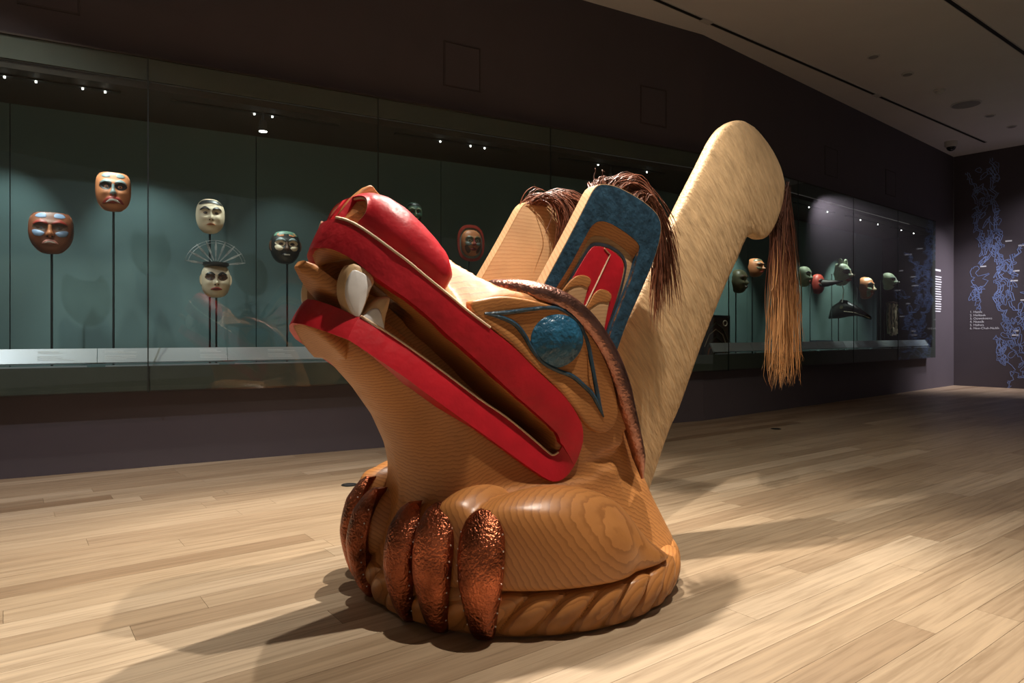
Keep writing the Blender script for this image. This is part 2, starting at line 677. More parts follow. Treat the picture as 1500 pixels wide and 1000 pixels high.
# walls with the opening for the case
w = structure(quad_prism('wall_left', bent(T0, TE, 0, -0.20), ZT, CEIL, 'wall_paint'))
structure(quad_prism('trim_1', bent(T0, TE, 0, -0.20), 0, ZB, 'wall_paint'))
structure(quad_prism('wall_back', [wr(T_END + 0.02, 0), wr(TE, 0), wr(TE, -1.0), wr(T_END + 0.02, -1.0)], ZB, ZT, 'wall_paint'))
farE = K0 + nR * 11
structure(quad_prism('wall_right', [K0, farE, farE + dR * 0.2, K0 + dR * 0.2], 0, CEIL, 'wall_paint'))
structure(mesh_obj('ceiling', [(-14, -5, CEIL), (18, -5, CEIL), (18, 18, CEIL), (-14, 18, CEIL), (-14, -5, CEIL + 0.2), (18, -5, CEIL + 0.2), (18, 18, CEIL + 0.2), (-14, 18, CEIL + 0.2)],
                   [(0, 1, 2, 3), (7, 6, 5, 4), (0, 4, 5, 1), (1, 5, 6, 2), (2, 6, 7, 3), (3, 7, 4, 0)], 'ceiling_paint'))

# access panels let into the upper wall
for run, t0, t1 in (('L', 0.10, 0.46), ('L', 3.31, 3.68), ('L', 5.63, 5.99), ('R', 3.01, 3.40), ('R', 5.15, 5.55)):
    f = wl if run == 'L' else wr
    e = empty('access_panel', (*f((t0 + t1) / 2, 0), 3.30))
    a = math.atan2(*( (dL if run == 'L' else dR)[::-1]))
    e.rotation_euler = (0, 0, a)
    wd = t1 - t0
    boxes('hatch', [((0, -0.003, 0.20), (wd - 0.02, 0.006, 0.385))], 'wall_paint', e)
    boxes('frame', [((-wd / 2, -0.003, 0.20), (0.012, 0.008, 0.415)), ((wd / 2, -0.003, 0.20), (0.012, 0.008, 0.415)),
                    ((0, -0.003, 0.0), (wd, 0.008, 0.012)), ((0, -0.003, 0.405), (wd, 0.008, 0.012))], 'panel_paint', e)
    tag(e, {0.10: 'dark flush wall hatch above the glass, over the frowning red-lipped mask', 3.31: 'dark flush wall hatch above the glass over the ringed round mask',
            5.63: 'dark flush wall hatch high on the wall beside the top of the tall fin', 3.01: 'dark flush wall hatch above the bird-beaked mask',
            5.15: 'dark flush wall hatch nearest the wall with the map'}[t0], 'hatch', 'wall hatches')

# ------------------------------------------------------------------ floor: oak boards
pd = np.array([0.8014, 0.598])
qd = np.array([0.598, -0.8014])
PW = 0.14
floor = structure(mesh_obj('floor', [(-14, -5, -0.10), (18, -5, -0.10), (18, 18, -0.10), (-14, 18, -0.10), (-14, -5, -0.021), (18, -5, -0.021), (18, 18, -0.021), (-14, 18, -0.021)],
                           [(3, 2, 1, 0), (4, 5, 6, 7), (0, 1, 5, 4), (1, 2, 6, 5), (2, 3, 7, 6), (3, 0, 4, 7)], 'subfloor'))


def clip_poly(P, p0, nrm):
    out = []
    for i in range(len(P)):
        a, b_ = P[i], P[(i + 1) % len(P)]
        da, db = (a - p0) @ nrm, (b_ - p0) @ nrm
        if da >= 0:
            out.append(a)
        if (da >= 0) != (db >= 0):
            out.append(a + (b_ - a) * da / (da - db))
    return out


rnd = random.Random(11)
boards = []
for row in range(-90, 26):
    q0 = row * PW
    s = -10 + rnd.random() * 2.0
    while s < 20:
        ln = rnd.choice([0.9, 1.2, 1.5, 1.5, 1.8, 2.1, 2.4])
        tn = min(1, max(0, rnd.gauss(0.52, 0.23)))
        g = 0.0006
        P = [pd * a + qd * c for a, c in ((s + g, q0 + g), (s + ln - g, q0 + g), (s + ln - g, q0 + PW - g), (s + g, q0 + PW - g))]
        s += ln
        ctr = sum(P) / 4
        run_t = (ctr - A0) @ dL
        under = -0.19 if abs(run_t - TB) < 2.6 else 0.001      # at the bend boards run on under the wall
        if run_t < TB - 0.2:
            P = clip_poly(P, A0 + nL * under, nL)
        else:
            P = clip_poly(P, B0 + nR * under, nR)
        if len(P) >= 3:
            P = clip_poly(P, K0 - dR * 0.001, -dR)
        if len(P) < 3:
            continue
        C2 = sum(P) / len(P)
        if C2[1] < -3.5 or abs(C2[0]) > 12 or C2[1] > 15:
            continue
        vis = 0.0
        if all(p[1] > 0.6 for p in P):
            px = np.array([[750 + 1000 * p[0] / p[1], 489 + 1000 / p[1]] for p in P])
            cx = np.clip(px[:, 0], 0, 1500)
            cy = np.clip(px[:, 1], 0, 1000)
            vis = abs(0.5 * np.sum(cx * np.roll(cy, -1) - np.roll(cx, -1) * cy))
        boards.append((vis, P, tn))
boards.sort(key=lambda b_: -b_[0])
RV, RF, RT = [], [], []
for i, (vis, P, tn) in enumerate(boards):
    n = len(P)
    V = [(p[0], p[1], -0.02) for p in P] + [(p[0], p[1], 0.0) for p in P]
    Fs = [tuple(range(n, 2 * n)), tuple(range(n))[::-1]] + [(k, (k + 1) % n, n + (k + 1) % n, n + k) for k in range(n)]
    if i < 300 and vis > 0:
        o = mesh_obj('plank', V, Fs, 'oak_board', floor)
        a = o.data.attributes.new('tone', 'FLOAT', 'POINT')
        a.data.foreach_set('value', [tn] * len(o.data.vertices))
    else:
        b0 = len(RV)
        RV += V
        RF += [tuple(k + b0 for k in f) for f in Fs]
        RT += [tn] * len(V)
o = mesh_obj('planks', RV, RF, 'oak_board', floor)
a = o.data.attributes.new('tone', 'FLOAT', 'POINT')
a.data.foreach_set('value', RT)
o['kind'] = 'stuff'

# ------------------------------------------------------------------ ceiling fittings
CD = Vector((0.8014, 0.598, 0))
ca = math.atan2(0.598, 0.8014)


def ceil_slot(p0, p1, label, clips=()):
    p0, p1 = Vector((*p0, CEIL)), Vector((*p1, CEIL))
    ln = (p1 - p0).length
    e = empty('ceiling_slot', (p0 + p1) / 2, ca)
    boxes('channel', [((0, 0, -0.002), (ln, 0.045, 0.010))], 'slot_black', e)
    boxes('edge', [((0, 0.026, -0.004), (ln, 0.006, 0.012))], 'fitting_white', e)
    boxes('edge', [((0, -0.026, -0.004), (ln, 0.006, 0.012))], 'fitting_white', e)
    for c in clips:
        d = (Vector((*c, CEIL)) - e.location).dot(CD)
        boxes('cover_plate', [((d, 0, -0.008), (0.16, 0.075, 0.012))], 'fitting_white', e)
    tag(e, label, 'slot', 'ceiling slots')


sA, sB = Vector((1.5, 7.06, 0)), Vector((8.53, 12.28, 0))
ceil_slot((sA - CD * 5).xy, sB.xy, 'long thin black slot in the ceiling running beside the display wall', ((2.14, 7.53), (5.27, 9.86)))
sC = Vector((4.52, 7.06, 0))
ceil_slot((sC - CD * 6).xy, (sC + CD * 6).xy, 'thin black ceiling slot farther out from the display wall')


def disc(name, r, h, z, mat, parent, n=28, x=0, y=0):
    V = [(x + r * math.cos(2 * math.pi * i / n) * k, y + r * math.sin(2 * math.pi * i / n) * k, zz_) for zz_, k in ((z, 1.0), (z - h * 0.7, 1.0), (z - h, 0.88)) for i in range(n)]
    Fs = [tuple(range(n)), tuple(range(2 * n, 3 * n))[::-1]]
    for a in (0, 1):
        Fs += [(a * n + i, (a + 1) * n + i, (a + 1) * n + (i + 1) % n, a * n + (i + 1) % n) for i in range(n)]
    return fix_normals(mesh_obj(name, V, Fs, mat, parent, smooth=True, angle=40))


def dome(name, r, z, mat, parent, squash=1.0, n=20, m=7):
    V, Fs = [], []
    for j in range(m):
        a = math.pi / 2 * j / m
        V += [(r * math.cos(a) * math.cos(2 * math.pi * i / n), r * math.cos(a) * math.sin(2 * math.pi * i / n), z - r * squash * math.sin(a)) for i in range(n)]
    V.append((0, 0, z - r * squash))
    for j in range(m - 1):
        Fs += [(j * n + i, j * n + (i + 1) % n, (j + 1) * n + (i + 1) % n, (j + 1) * n + i) for i in range(n)]
    Fs += [((m - 1) * n + i, (m - 1) * n + (i + 1) % n, m * n) for i in range(n)]
    Fs.append(tuple(range(n))[::-1])
    return fix_normals(mesh_obj(name, V, Fs, mat, parent, smooth=True, angle=60))


e = empty('security_camera', (7.88, 12.25, CEIL))
disc('housing', 0.105, 0.10, 0, 'fitting_white', e)
dome('lens_dome', 0.075, -0.095, 'dome_black', e)
tag(e, 'white dome security camera with black lens on the ceiling near the corner', 'camera')
e = empty('ceiling_speaker', (6.81, 10.24, CEIL))
disc('bezel', 0.20, 0.014, 0, 'fitting_white', e)
disc('grille', 0.18, 0.010, -0.010, 'fitting_grey', e)
tag(e, 'large round flush speaker grille in the white ceiling', 'speaker')
e = empty('smoke_detector', (6.05, 9.66, CEIL))
disc('mount', 0.075, 0.02, 0, 'fitting_white', e)
dome('sensor', 0.058, -0.018, 'fitting_white', e, 0.8)
tag(e, 'small white domed smoke detector sticking down from the ceiling', 'smoke detector')
for (x, y), lab in (((4.49, 8.48), 'small round white ceiling plate standing alone farthest from the domed camera'), ((5.25, 9.06), 'small round grey ceiling plate beside the smoke detector'),
                    ((7.55, 10.78), 'small round ceiling plate just beyond the large speaker grille'), ((8.31, 11.35), 'small round ceiling plate nearest the map wall')):
    e = empty('ceiling_plate', (x, y, CEIL))
    disc('rim', 0.075, 0.012, 0, 'fitting_white', e)
    disc('cap', 0.055, 0.008, -0.010, 'fitting_grey', e)
    tag(e, lab, 'ceiling plate', 'round ceiling plates')

# ------------------------------------------------------------------ display case in the wall
case = empty('display_case', (*wl(0, 0), 0))
tag(case, 'long wall display case with glass front and teal interior holding masks', 'display case')


def cpart(name, plan, z0, z1, mat, parent=None):
    o0 = np.array(wl(0, 0))
    return quad_prism(name, [np.array(p) - o0 for p in plan], z0, z1, mat, parent or case)


ZC = 2.80
BK = -DEPTH
# back: upright panels with thin joints
tj = [-6.5, -4.6, -2.8, -0.98, -0.04, 1.78, 3.6, 5.42]
bL = bendpt(BK)
tl_end = float((bL - A0) @ dL)
for a, b_ in zip(tj, tj[1:] + [tl_end]):
    cpart('back_panel', [wl(a + 0.004, BK), wl(b_ - 0.004, BK), wl(b_ - 0.004, BK - 0.04), wl(a + 0.004, BK - 0.04)], 0.62, ZC + 0.1, 'case_teal')
tr0 = float((bL - B0) @ dR)
tjr = [tr0, 2.2, 4.1, 5.8, T_END]
for a, b_ in zip(tjr, tjr[1:]):
    cpart('back_panel', [wr(a + 0.004, BK), wr(b_ - 0.004, BK), wr(b_ - 0.004, BK - 0.04), wr(a + 0.004, BK - 0.04)], 0.62, ZC + 0.1, 'case_teal')
cpart('back_board', bent(T0, T_END, BK - 0.045, BK - 0.08), 0.60, ZT, 'case_dark')
cpart('inner_ceiling', bent(T0, T_END, GO - 0.03, BK), ZC, ZC + 0.05, 'case_dark')
cpart('inner_floor', bent(T0, T_END, GO - 0.03, BK), 0.60, 0.64, 'case_dark')
cpart('end_panel', [wr(T_END - 0.03, GO - 0.03), wr(T_END, GO - 0.03), wr(T_END, BK), wr(T_END - 0.03, BK)], 0.60, ZT, 'case_dark')
# opaque borders behind the glass
cpart('valance', bent(T0, T_END, GO - 0.012, GO - 0.03), ZC + 0.06, ZT, 'frit')
cpart('apron', bent(T0, T_END, GO - 0.012, GO - 0.03), ZB, 0.765, 'frit')
cpart('end_border', [wr(T_END - 0.14, GO - 0.012), wr(T_END, GO - 0.012), wr(T_END, GO - 0.03), wr(T_END - 0.14, GO - 0.03)], 0.765, ZC + 0.06, 'frit')
cpart('top_cap', bent(T0, T_END, GO, -0.01), ZT, ZT + 0.012, 'case_dark')
# panes
gb = bendpt(GO)
tg = float((gb - (A0 + nL * GO)) @ dL)
joints = [-6.06, -4.32, -2.58, -0.84, 0.896, 2.635, 4.381, tg]
for a, b_ in zip(joints, joints[1:]):
    cpart('glass_pane', [wl(a + 0.004, GO), wl(b_ - 0.004, GO), wl(b_ - 0.004, GO - 0.010), wl(a + 0.004, GO - 0.010)], ZB - 0.012, ZT, 'display_glass')
    if b_ < tg - 0.1:
        cpart('joint_seal', [wl(b_ - 0.004, GO - 0.001), wl(b_ + 0.004, GO - 0.001), wl(b_ + 0.004, GO - 0.010), wl(b_ - 0.004, GO - 0.010)], ZB - 0.012, ZT, 'rod_steel')
tgr = float((gb - (B0 + nR * GO)) @ dR)
jr = [tgr, 0.30, 1.95, 3.62, 5.28, T_END]
for a, b_ in zip(jr, jr[1:]):
    cpart('glass_pane', [wr(a + 0.004, GO), wr(b_ - 0.004, GO), wr(b_ - 0.004, GO - 0.010), wr(a + 0.004, GO - 0.010)], ZB - 0.012, ZT, 'display_glass')
    if b_ < T_END - 0.1:
        cpart('joint_seal', [wr(b_ - 0.004, GO - 0.001), wr(b_ + 0.004, GO - 0.001), wr(b_ + 0.004, GO - 0.010), wr(b_ - 0.004, GO - 0.010)], ZB - 0.012, ZT, 'rod_steel')

# slanted label rail along the foot of the case
o0 = np.array(wl(0, 0))


def rail(run, t0, t1):
    f = wl if run == 'L' else wr
    V = []
    for t in (t0, t1):
        for off, z in ((0.085, 0.795), (0.03, 0.895), (0.015, 0.890), (0.07, 0.785)):
            p = f(t, off) - o0
            V.append((p[0], p[1], z))
    Fs = [(0, 1, 2, 3), (7, 6, 5, 4)] + [(i, (i + 1) % 4, 4 + (i + 1) % 4, 4 + i) for i in range(4)]
    return fix_normals(mesh_obj('label_rail', V, Fs, 'rail_metal', case))


t = -6.4
segs = []
while t < tg - 0.9:
    rail('L', t, min(t + 0.868, tg - 0.05))
    segs.append(('L', t, min(t + 0.868, tg - 0.05)))
    t += 0.872
t = 0.1
while t < T_END - 0.5:
    rail('R', t, min(t + 0.85, T_END - 0.08))
    segs.append(('R', t, min(t + 0.85, T_END - 0.08)))
    t += 0.854
for run, a, b_ in segs:
    f = wl if run == 'L' else wr
    cpart('light_strip', [f(a + 0.05, 0.09), f(b_ - 0.06, 0.09), f(b_ - 0.06, 0.06), f(a + 0.05, 0.06)], 0.764, 0.774, 'rail_metal')
# captions printed on the rail: fine lines of white text
rndc = random.Random(4)
for run, ts in (('L', (-3.1, -2.3, -1.35, 0.22, 0.62, 1.25, 1.75, 2.35, 3.2, 4.0)), ('R', (1.2, 2.1, 2.9, 3.75, 4.4, 4.9, 5.7))):
    f = wl if run == 'L' else wr
    for tcap in ts:
        V, Fs = [], []
        for r_ in range(6):
            ln = (0.12 if r_ == 0 else rndc.uniform(0.12, 0.22)) if r_ not in (2,) else 0
            if not ln:
                continue
            z = 0.877 - r_ * 0.0115
            of = 0.085 - (z - 0.795) / 0.1 * 0.055 + 0.0012
            th = 0.0030 if r_ else 0.0042
            for tt_, zz_ in ((tcap, z), (tcap + ln, z), (tcap + ln, z - th), (tcap, z - th)):
                for oo_ in (0.0, -0.0014):
                    p = f(tt_, 0.085 - (zz_ - 0.795) / 0.1 * 0.055 + 0.0016 + oo_) - o0
                    V.append((p[0], p[1], zz_))
            n = len(V) - 8
            Fs += [(n, n + 2, n + 4, n + 6), (n + 1, n + 7, n + 5, n + 3), (n, n + 1, n + 3, n + 2), (n + 2, n + 3, n + 5, n + 4), (n + 4, n + 5, n + 7, n + 6), (n + 6, n + 7, n + 1, n)]
        mesh_obj('caption', V, Fs, 'print_white', case)

# lighting track in the case's ceiling, with the small lit lenses in it
for run, a, b_, lens in (('L', -5.0, -3.4, ()), ('L', -3.1, -1.6, ()), ('L', -1.3, 0.72, (0.02, 0.20, 0.48, 0.62)), ('L', 1.05, 2.35, (1.66, 1.80)), ('L', 2.85, 4.1, (3.29, 3.60, 3.75)), ('L', 4.6, 6.0, (5.09, 5.75)),
                         ('R', 0.3, 1.8, (0.825, 1.53)), ('R', 2.2, 3.4, (2.62, 3.18)), ('R', 3.8, 5.2, (4.29, 4.95)), ('R', 5.5, 6.7, (5.92, 6.48))):
    f = wl if run == 'L' else wr
    cpart('track', [f(a, -0.02), f(b_, -0.02), f(b_, -0.06), f(a, -0.06)], ZC - 0.012, ZC + 0.002, 'slot_black')
    for t in lens:
        p = f(t, -0.04) - o0
        disc('track_lens', 0.006, 0.014, ZC - 0.010, 'lamp_lens', case, n=10, x=p[0], y=p[1])


def case_lamp(run, t, target_t, target_off, target_z, power, angle=38, col=(0.93, 1.0, 0.96), off=-0.04, drop=0.036):
    f = wl if run == 'L' else wr
    p, q = f(t, off), f(target_t, target_off)
    spot('case_spot', (p[0], p[1], ZC - drop), (q[0], q[1], target_z), power, angle, 0.7, col, 0.010)


def lamp_body(run, t, off, lab):
    f = wl if run == 'L' else wr
    p = f(t, off)
    e = empty('spot_lamp', (p[0], p[1], ZC - 0.16))
    tube_obj('stem', [(0, 0, 0.16), (0, 0, 0.08)], 0.008, 'lamp_shell', e, 8)
    tube_obj('head', [(0, 0, 0.09), (0, 0, 0.085), (0, 0, 0.02), (0, 0, 0.0)], [0.012, 0.026, 0.036, 0.036], 'lamp_shell', e, 14)
    disc('lens', 0.031, 0.006, 0.003, 'lamp_lens', e, n=16)
    tag(e, lab, 'lamp', 'spot lamps inside the case')


lamp_body('L', 1.72, 0.0, 'small lit spot lamp hanging in the case above the black toothed mask')
lamp_body('L', 5.30, -0.10, 'small lit spot lamp hanging in the case behind the tall painted ear')

# ------------------------------------------------------------------ masks
plain('mask_rust', (0.20, 0.065, 0.030), 0.5, var=0.35, scale=9)
plain('mask_orange', (0.46, 0.165, 0.065), 0.5, var=0.2, scale=9)
plain('mask_cream', (0.64, 0.52, 0.36), 0.5, var=0.15, scale=7)
plain('mask_black', (0.020, 0.020, 0.018), 0.4, var=0.3)
plain('mask_dark', (0.022, 0.016, 0.013), 0.45, var=0.3)
plain('mask_red', (0.30, 0.035, 0.022), 0.5, var=0.15)
plain('mask_pink', (0.52, 0.22, 0.18), 0.5, var=0.1)
plain('mask_blue', (0.20, 0.28, 0.42), 0.5, var=0.2)
plain('mask_grey', (0.16, 0.19, 0.18), 0.5, var=0.3)
plain('mask_green', (0.075, 0.15, 0.10), 0.5, var=0.3)
plain('mask_sage', (0.36, 0.42, 0.28), 0.5, var=0.2)
plain('mask_olive', (0.105, 0.095, 0.05), 0.4, var=0.3)
plain('mask_white', (0.70, 0.68, 0.62), 0.45, var=0.08)
plain('mask_brown', (0.085, 0.040, 0.020), 0.5, var=0.35)
plain('ray_blade', (0.42, 0.44, 0.43), 0.35, 0.6, var=0.5, scale=20)

AL_, AR_ = math.atan2(nL[0], -nL[1]), math.atan2(nR[0], -nR[1])


def face_h(u, v, p):
    """relief of a mask face; u, v in -1..1, returns bulge towards the viewer (fraction of half-width)"""
    r2 = min(1.0, abs(u) ** 2.4 + abs(v) ** 2.8)
    h = 0.95 * (1 - r2) ** 0.5
    g = lambda a, b_, su, sv: math.exp(-((u - a) / su) ** 2 - ((v - b_) / sv) ** 2)
    nw, nl_ = p.get('nose', (0.12, 0.34))
    h += nl_ * g(0, -0.17, nw * 1.3, 0.13) + 0.55 * nl_ * g(0, 0.08, nw, 0.26)
    h += 0.14 * (g(-0.36, 0.36, 0.30, 0.10) + g(0.36, 0.36, 0.30, 0.10))
    h -= 0.22 * (g(-0.37, 0.14, 0.24, 0.12) + g(0.37, 0.14, 0.24, 0.12))
    h += 0.10 * (g(-0.37, 0.13, 0.13, 0.08) + g(0.37, 0.13, 0.13, 0.08))
    h += 0.12 * (g(-0.5, -0.15, 0.25, 0.18) + g(0.5, -0.15, 0.25, 0.18))
    h += p.get('lips', 0.12) * g(0, -0.50, 0.36, 0.13)
    h += 0.06 * g(0, -0.85, 0.3, 0.14)
    return h


def mask(run, t, z, w, hgt, base, label, feats, off=-0.25, p=None, name='mask', ears=None, flat_top=False, turn=0.0, group=None):
    p = p or {}
    f = wl if run == 'L' else wr
    xy = f(t, off)
    e = empty(name, (xy[0], xy[1], z - hgt / 2), (AL_ if run == 'L' else AR_) + turn)
    W, Hh = w / 2, hgt / 2
    dep = p.get('depth', 0.62)

    def P(u, v, lift=0.0):
        # outline: broad brow, tapering jaw
        k = 1.0 - p.get('taper', 0.16) * max(0, -v) ** 1.6 - p.get('top', 0.04) * max(0, v) ** 3
        return (u * W * k, -(face_h(u, v, p) * W * dep) - lift, Hh + v * Hh)
    nr, na = 26, 64
    V, Fs = [], []
    for i in range(nr + 1):
        rr_ = 1.0 - i / nr
        for k in range(na):
            a = 2 * math.pi * k / na
            c, s_ = math.cos(a), math.sin(a)
            ex = 2 / p.get('sq', 2.6)
            u, v = rr_ * math.copysign(abs(c) ** ex, c), rr_ * math.copysign(abs(s_) ** ex, s_)
            if flat_top:
                v = min(v, 0.86)
            V.append(P(u, v))
            if i == nr:
                break
    for i in range(nr - 1):
        for k in range(na):
            k2 = (k + 1) % na
            Fs.append((i * na + k, i * na + k2, (i + 1) * na + k2, (i + 1) * na + k))
    tip = len(V) - 1
    for k in range(na):
        Fs.append(((nr - 1) * na + k, (nr - 1) * na + (k + 1) % na, tip))
    # rim and hollow back
    n0 = len(V)
    for k in range(na):
        x, y, zz_ = V[k]
        V.append((x * 0.97, y + 0.035, Hh + (zz_ - Hh) * 0.97))
    for k in range(na):
        x, y, zz_ = V[k]
        V.append((x * 0.6, y + 0.0, Hh + (zz_ - Hh) * 0.6))
    for k in range(na):
        k2 = (k + 1) % na
        Fs += [(k2, k, n0 + k, n0 + k2), (n0 + k2, n0 + k, n0 + na + k, n0 + na + k2)]
    Fs.append(tuple(n0 + na + k for k in range(na)))
    fix_normals(mesh_obj('face', V, Fs, base, e, smooth=True, angle=50))

    def patch(nm, ring, mat, lift=0.004):
        ring = catmull(ring, 4, True)
        c = np.mean(ring, 0)
        n = len(ring)
        Vp, Fp = [], []
        for sc, lf in ((1.0, -0.006), (1.0, lift * 0.6), (0.88, lift), (0.6, lift), (0.3, lift)):
            Vp += [P(*(c + (q - c) * sc), lf) for q in ring]
        Vp.append(P(c[0], c[1], lift))
        for i in range(4):
            Fp += [(i * n + k, i * n + (k + 1) % n, (i + 1) * n + (k + 1) % n, (i + 1) * n + k) for k in range(n)]
        Fp += [(4 * n + k, 4 * n + (k + 1) % n, 5 * n) for k in range(n)]
        Fp.append(tuple(range(n))[::-1])
        return fix_normals(mesh_obj(nm, Vp, Fp, mat, e, smooth=True, angle=50))

    for ft in feats:
        k, mat = ft[0], ft[1]
        kw = ft[2] if len(ft) > 2 else {}
        yb = kw.get('v', None)
        for sd in (-1, 1):
            if k == 'brow':
                v0 = 0.40 if yb is None else yb
                th = kw.get('th', 0.10)
                patch('brow', [(sd * 0.08, v0 - 0.08), (sd * 0.25, v0 + 0.06), (sd * 0.45, v0 + 0.10), (sd * 0.68, v0 - 0.02), (sd * 0.74, v0 - 0.12), (sd * 0.55, v0 + 0.08 - th), (sd * 0.35, v0 + 0.06 - th), (sd * 0.18, v0 - 0.02 - th)], mat, 0.005)
            elif k == 'socket':
                patch('eye_socket', [(sd * 0.09, 0.18), (sd * 0.26, 0.33), (sd * 0.56, 0.34), (sd * 0.78, 0.18), (sd * 0.56, 0.0), (sd * 0.26, 0.0)], mat, 0.002)
            elif k == 'eye':
                s0 = kw.get('s', 1.0)
                eye_ = patch('eye', [(sd * 0.38 + s0 * 0.14 * math.cos(a), 0.14 + s0 * 0.075 * math.sin(a)) for a in np.linspace(0, 2 * math.pi, 8, endpoint=False)], mat, 0.005)
                pu = patch('pupil', [(sd * 0.38 + s0 * 0.055 * math.cos(a), 0.14 + s0 * 0.05 * math.sin(a)) for a in np.linspace(0, 2 * math.pi, 6, endpoint=False)], kw.get('pupil', 'mask_black'), 0.008)
                pu.parent = eye_
            elif k == 'cheek':
                patch('cheek_paint', [(sd * 0.24, -0.10), (sd * 0.55, 0.02), (sd * 0.78, 0.0), (sd * 0.70, -0.22), (sd * 0.42, -0.26)], mat, 0.003)
            elif k == 'forehead':
                patch('forehead_paint', [(sd * 0.18, 0.62), (sd * 0.45, 0.58), (sd * 0.66, 0.66), (sd * 0.50, 0.80), (sd * 0.22, 0.80)], mat, 0.003)
            elif k == 'jaw':
                patch('jaw_paint', [(sd * 0.30, -0.62), (sd * 0.55, -0.30), (sd * 0.80, -0.25), (sd * 0.72, -0.62), (sd * 0.45, -0.82)], mat, 0.003)
            elif k == 'nostril':
                patch('nostril', [(sd * 0.11 + 0.05 * math.cos(a), -0.26 + 0.04 * math.sin(a)) for a in np.linspace(0, 2 * math.pi, 6, endpoint=False)], mat, 0.004)
        if k == 'nose':
            patch('nose_paint', [(-0.07, 0.24), (0.07, 0.24), (0.10, 0.0), (0.19, -0.22), (0.0, -0.30), (-0.19, -0.22), (-0.10, 0.0)], mat, 0.004)
        elif k == 'band':
            patch('crown_band', [(-0.82, 0.60), (-0.4, 0.70), (0, 0.72), (0.4, 0.70), (0.82, 0.60), (0.6, 0.84), (0, 0.92), (-0.6, 0.84)], mat, 0.004)
        elif k == 'mouth':
            v0, wd, dr = kw.get('v', -0.50), kw.get('w', 0.36), kw.get('droop', 0.04)
            th = kw.get('th', 0.10)
            lips = patch('lips', [(-wd, v0 - dr), (-wd * 0.5, v0 + th * 0.7), (0, v0 + th), (wd * 0.5, v0 + th * 0.7), (wd, v0 - dr), (wd * 0.5, v0 - th * 0.8), (0, v0 - th), (-wd * 0.5, v0 - th * 0.8)], mat, 0.008)
            inn_ = patch('mouth_opening', [(-wd * 0.70, v0 - dr * 0.8), (-wd * 0.3, v0 + th * 0.12), (wd * 0.3, v0 + th * 0.12), (wd * 0.70, v0 - dr * 0.8), (wd * 0.3, v0 - th * 0.2), (-wd * 0.3, v0 - th * 0.2)], kw.get('inner', 'mask_dark'), 0.011)
            inn_.parent = lips
            if kw.get('teeth'):
                for i in range(kw['teeth']):
                    x0 = -wd * 0.55 + wd * 1.1 * (i + 0.1) / kw['teeth']
                    x1 = -wd * 0.55 + wd * 1.1 * (i + 0.85) / kw['teeth']
                    tt_ = patch('tooth', [(x0, v0 + th * 0.35), (x1, v0 + th * 0.35), (x1, v0 - th * 0.35), (x0, v0 - th * 0.35)], 'mask_white', 0.014)
                    tt_.parent = lips
    if ears:
        for sd in (-1, 1):
            ring = [(sd * (W * 0.95 + 0.016 * math.cos(a)), 0.0, Hh * 1.05 + 0.045 * math.sin(a)) for a in np.linspace(0, 2 * math.pi, 10, endpoint=False)]
            Vp = [(x, -0.02, z_) for x, _, z_ in ring] + [(x, 0.02, z_) for x, _, z_ in ring]
            n = 10
            Fp = [tuple(range(n)), tuple(range(n, 2 * n))[::-1]] + [(i, (i + 1) % n, n + (i + 1) % n, n + i) for i in range(n)]
            fix_normals(mesh_obj('ear', Vp, Fp, ears, e, smooth=True, angle=50))
    return tag(e, label, 'mask', group), e, P


def stand(run, t, ztop, label, off=-0.22, kind='rod', lean=0.0):
    f = wl if run == 'L' else wr
    xy = f(t, off)
    e = empty('mask_stand', (xy[0], xy[1], 0.64), AL_ if run == 'L' else AR_)
    h = ztop - 0.64
    disc('foot', 0.05, 0.012, 0.012, 'rod_steel', e, n=16)
    if kind == 'rod':
        tube_obj('rod', [(0, 0, 0.008), (lean, 0, h)], 0.008, 'rod_steel', e, 8)
        tube_obj('prong', [(lean, 0, h - 0.005), (lean, -0.055, h + 0.03)], 0.006, 'rod_steel', e, 6)
    else:
        tube_obj('rod', [(-0.16, 0, 0.008), (-0.16, 0, h), (0.0, -0.01, h + 0.0)], 0.006, 'rod_steel', e, 8)
        tube_obj('prong', [(0.0, -0.01, h), (0.03, -0.055, h)], 0.006, 'rod_steel', e, 6)
    tag(e, label, 'stand', 'mask stands')


GL = 'masks on stands in the wall case'
mask('L', 0.271, 1.752, 0.285, 0.325, 'mask_rust', 'rust-brown broad mask with red arched brows and blue cheek stripes', [('socket', 'mask_brown'), ('brow', 'mask_red', {'th': 0.09}), ('eye', 'mask_brown', {'pupil': 'mask_dark'}), ('cheek', 'mask_blue'), ('forehead', 'mask_blue'), ('nose', 'mask_orange'), ('mouth', 'mask_pink', {'inner': 'mask_white', 'th': 0.10, 'w': 0.42, 'droop': 0.08}), ('nostril', 'mask_dark')], p={'taper': 0.30, 'top': 0.02, 'sq': 3.2}, flat_top=True, group=GL)
mask('L', 0.668, 2.095, 0.24, 0.315, 'mask_orange', 'orange mask with black eye patches and wide down-turned red mouth', [('socket', 'mask_dark'), ('forehead', 'mask_grey'), ('brow', 'mask_grey', {'th': 0.12}), ('eye', 'mask_orange', {'s': 0.9}), ('nose', 'mask_grey'), ('mouth', 'mask_red', {'w': 0.66, 'droop': 0.17, 'th': 0.17, 'inner': 'mask_white'}), ('nostril', 'mask_red')], p={'taper': 0.18, 'lips': 0.22, 'sq': 3.2}, flat_top=True, group=GL)
mask('L', 1.351, 1.958, 0.218, 0.285, 'mask_cream', 'plain cream oval mask with thin black brows and small mouth', [('brow', 'mask_dark', {'th': 0.08}), ('eye', 'mask_brown', {'s': 1.0}), ('mouth', 'mask_orange', {'w': 0.32, 'th': 0.07}), ('band', 'mask_black'), ('nostril', 'mask_brown')], p={'taper': 0.14}, ears=None, group=GL)
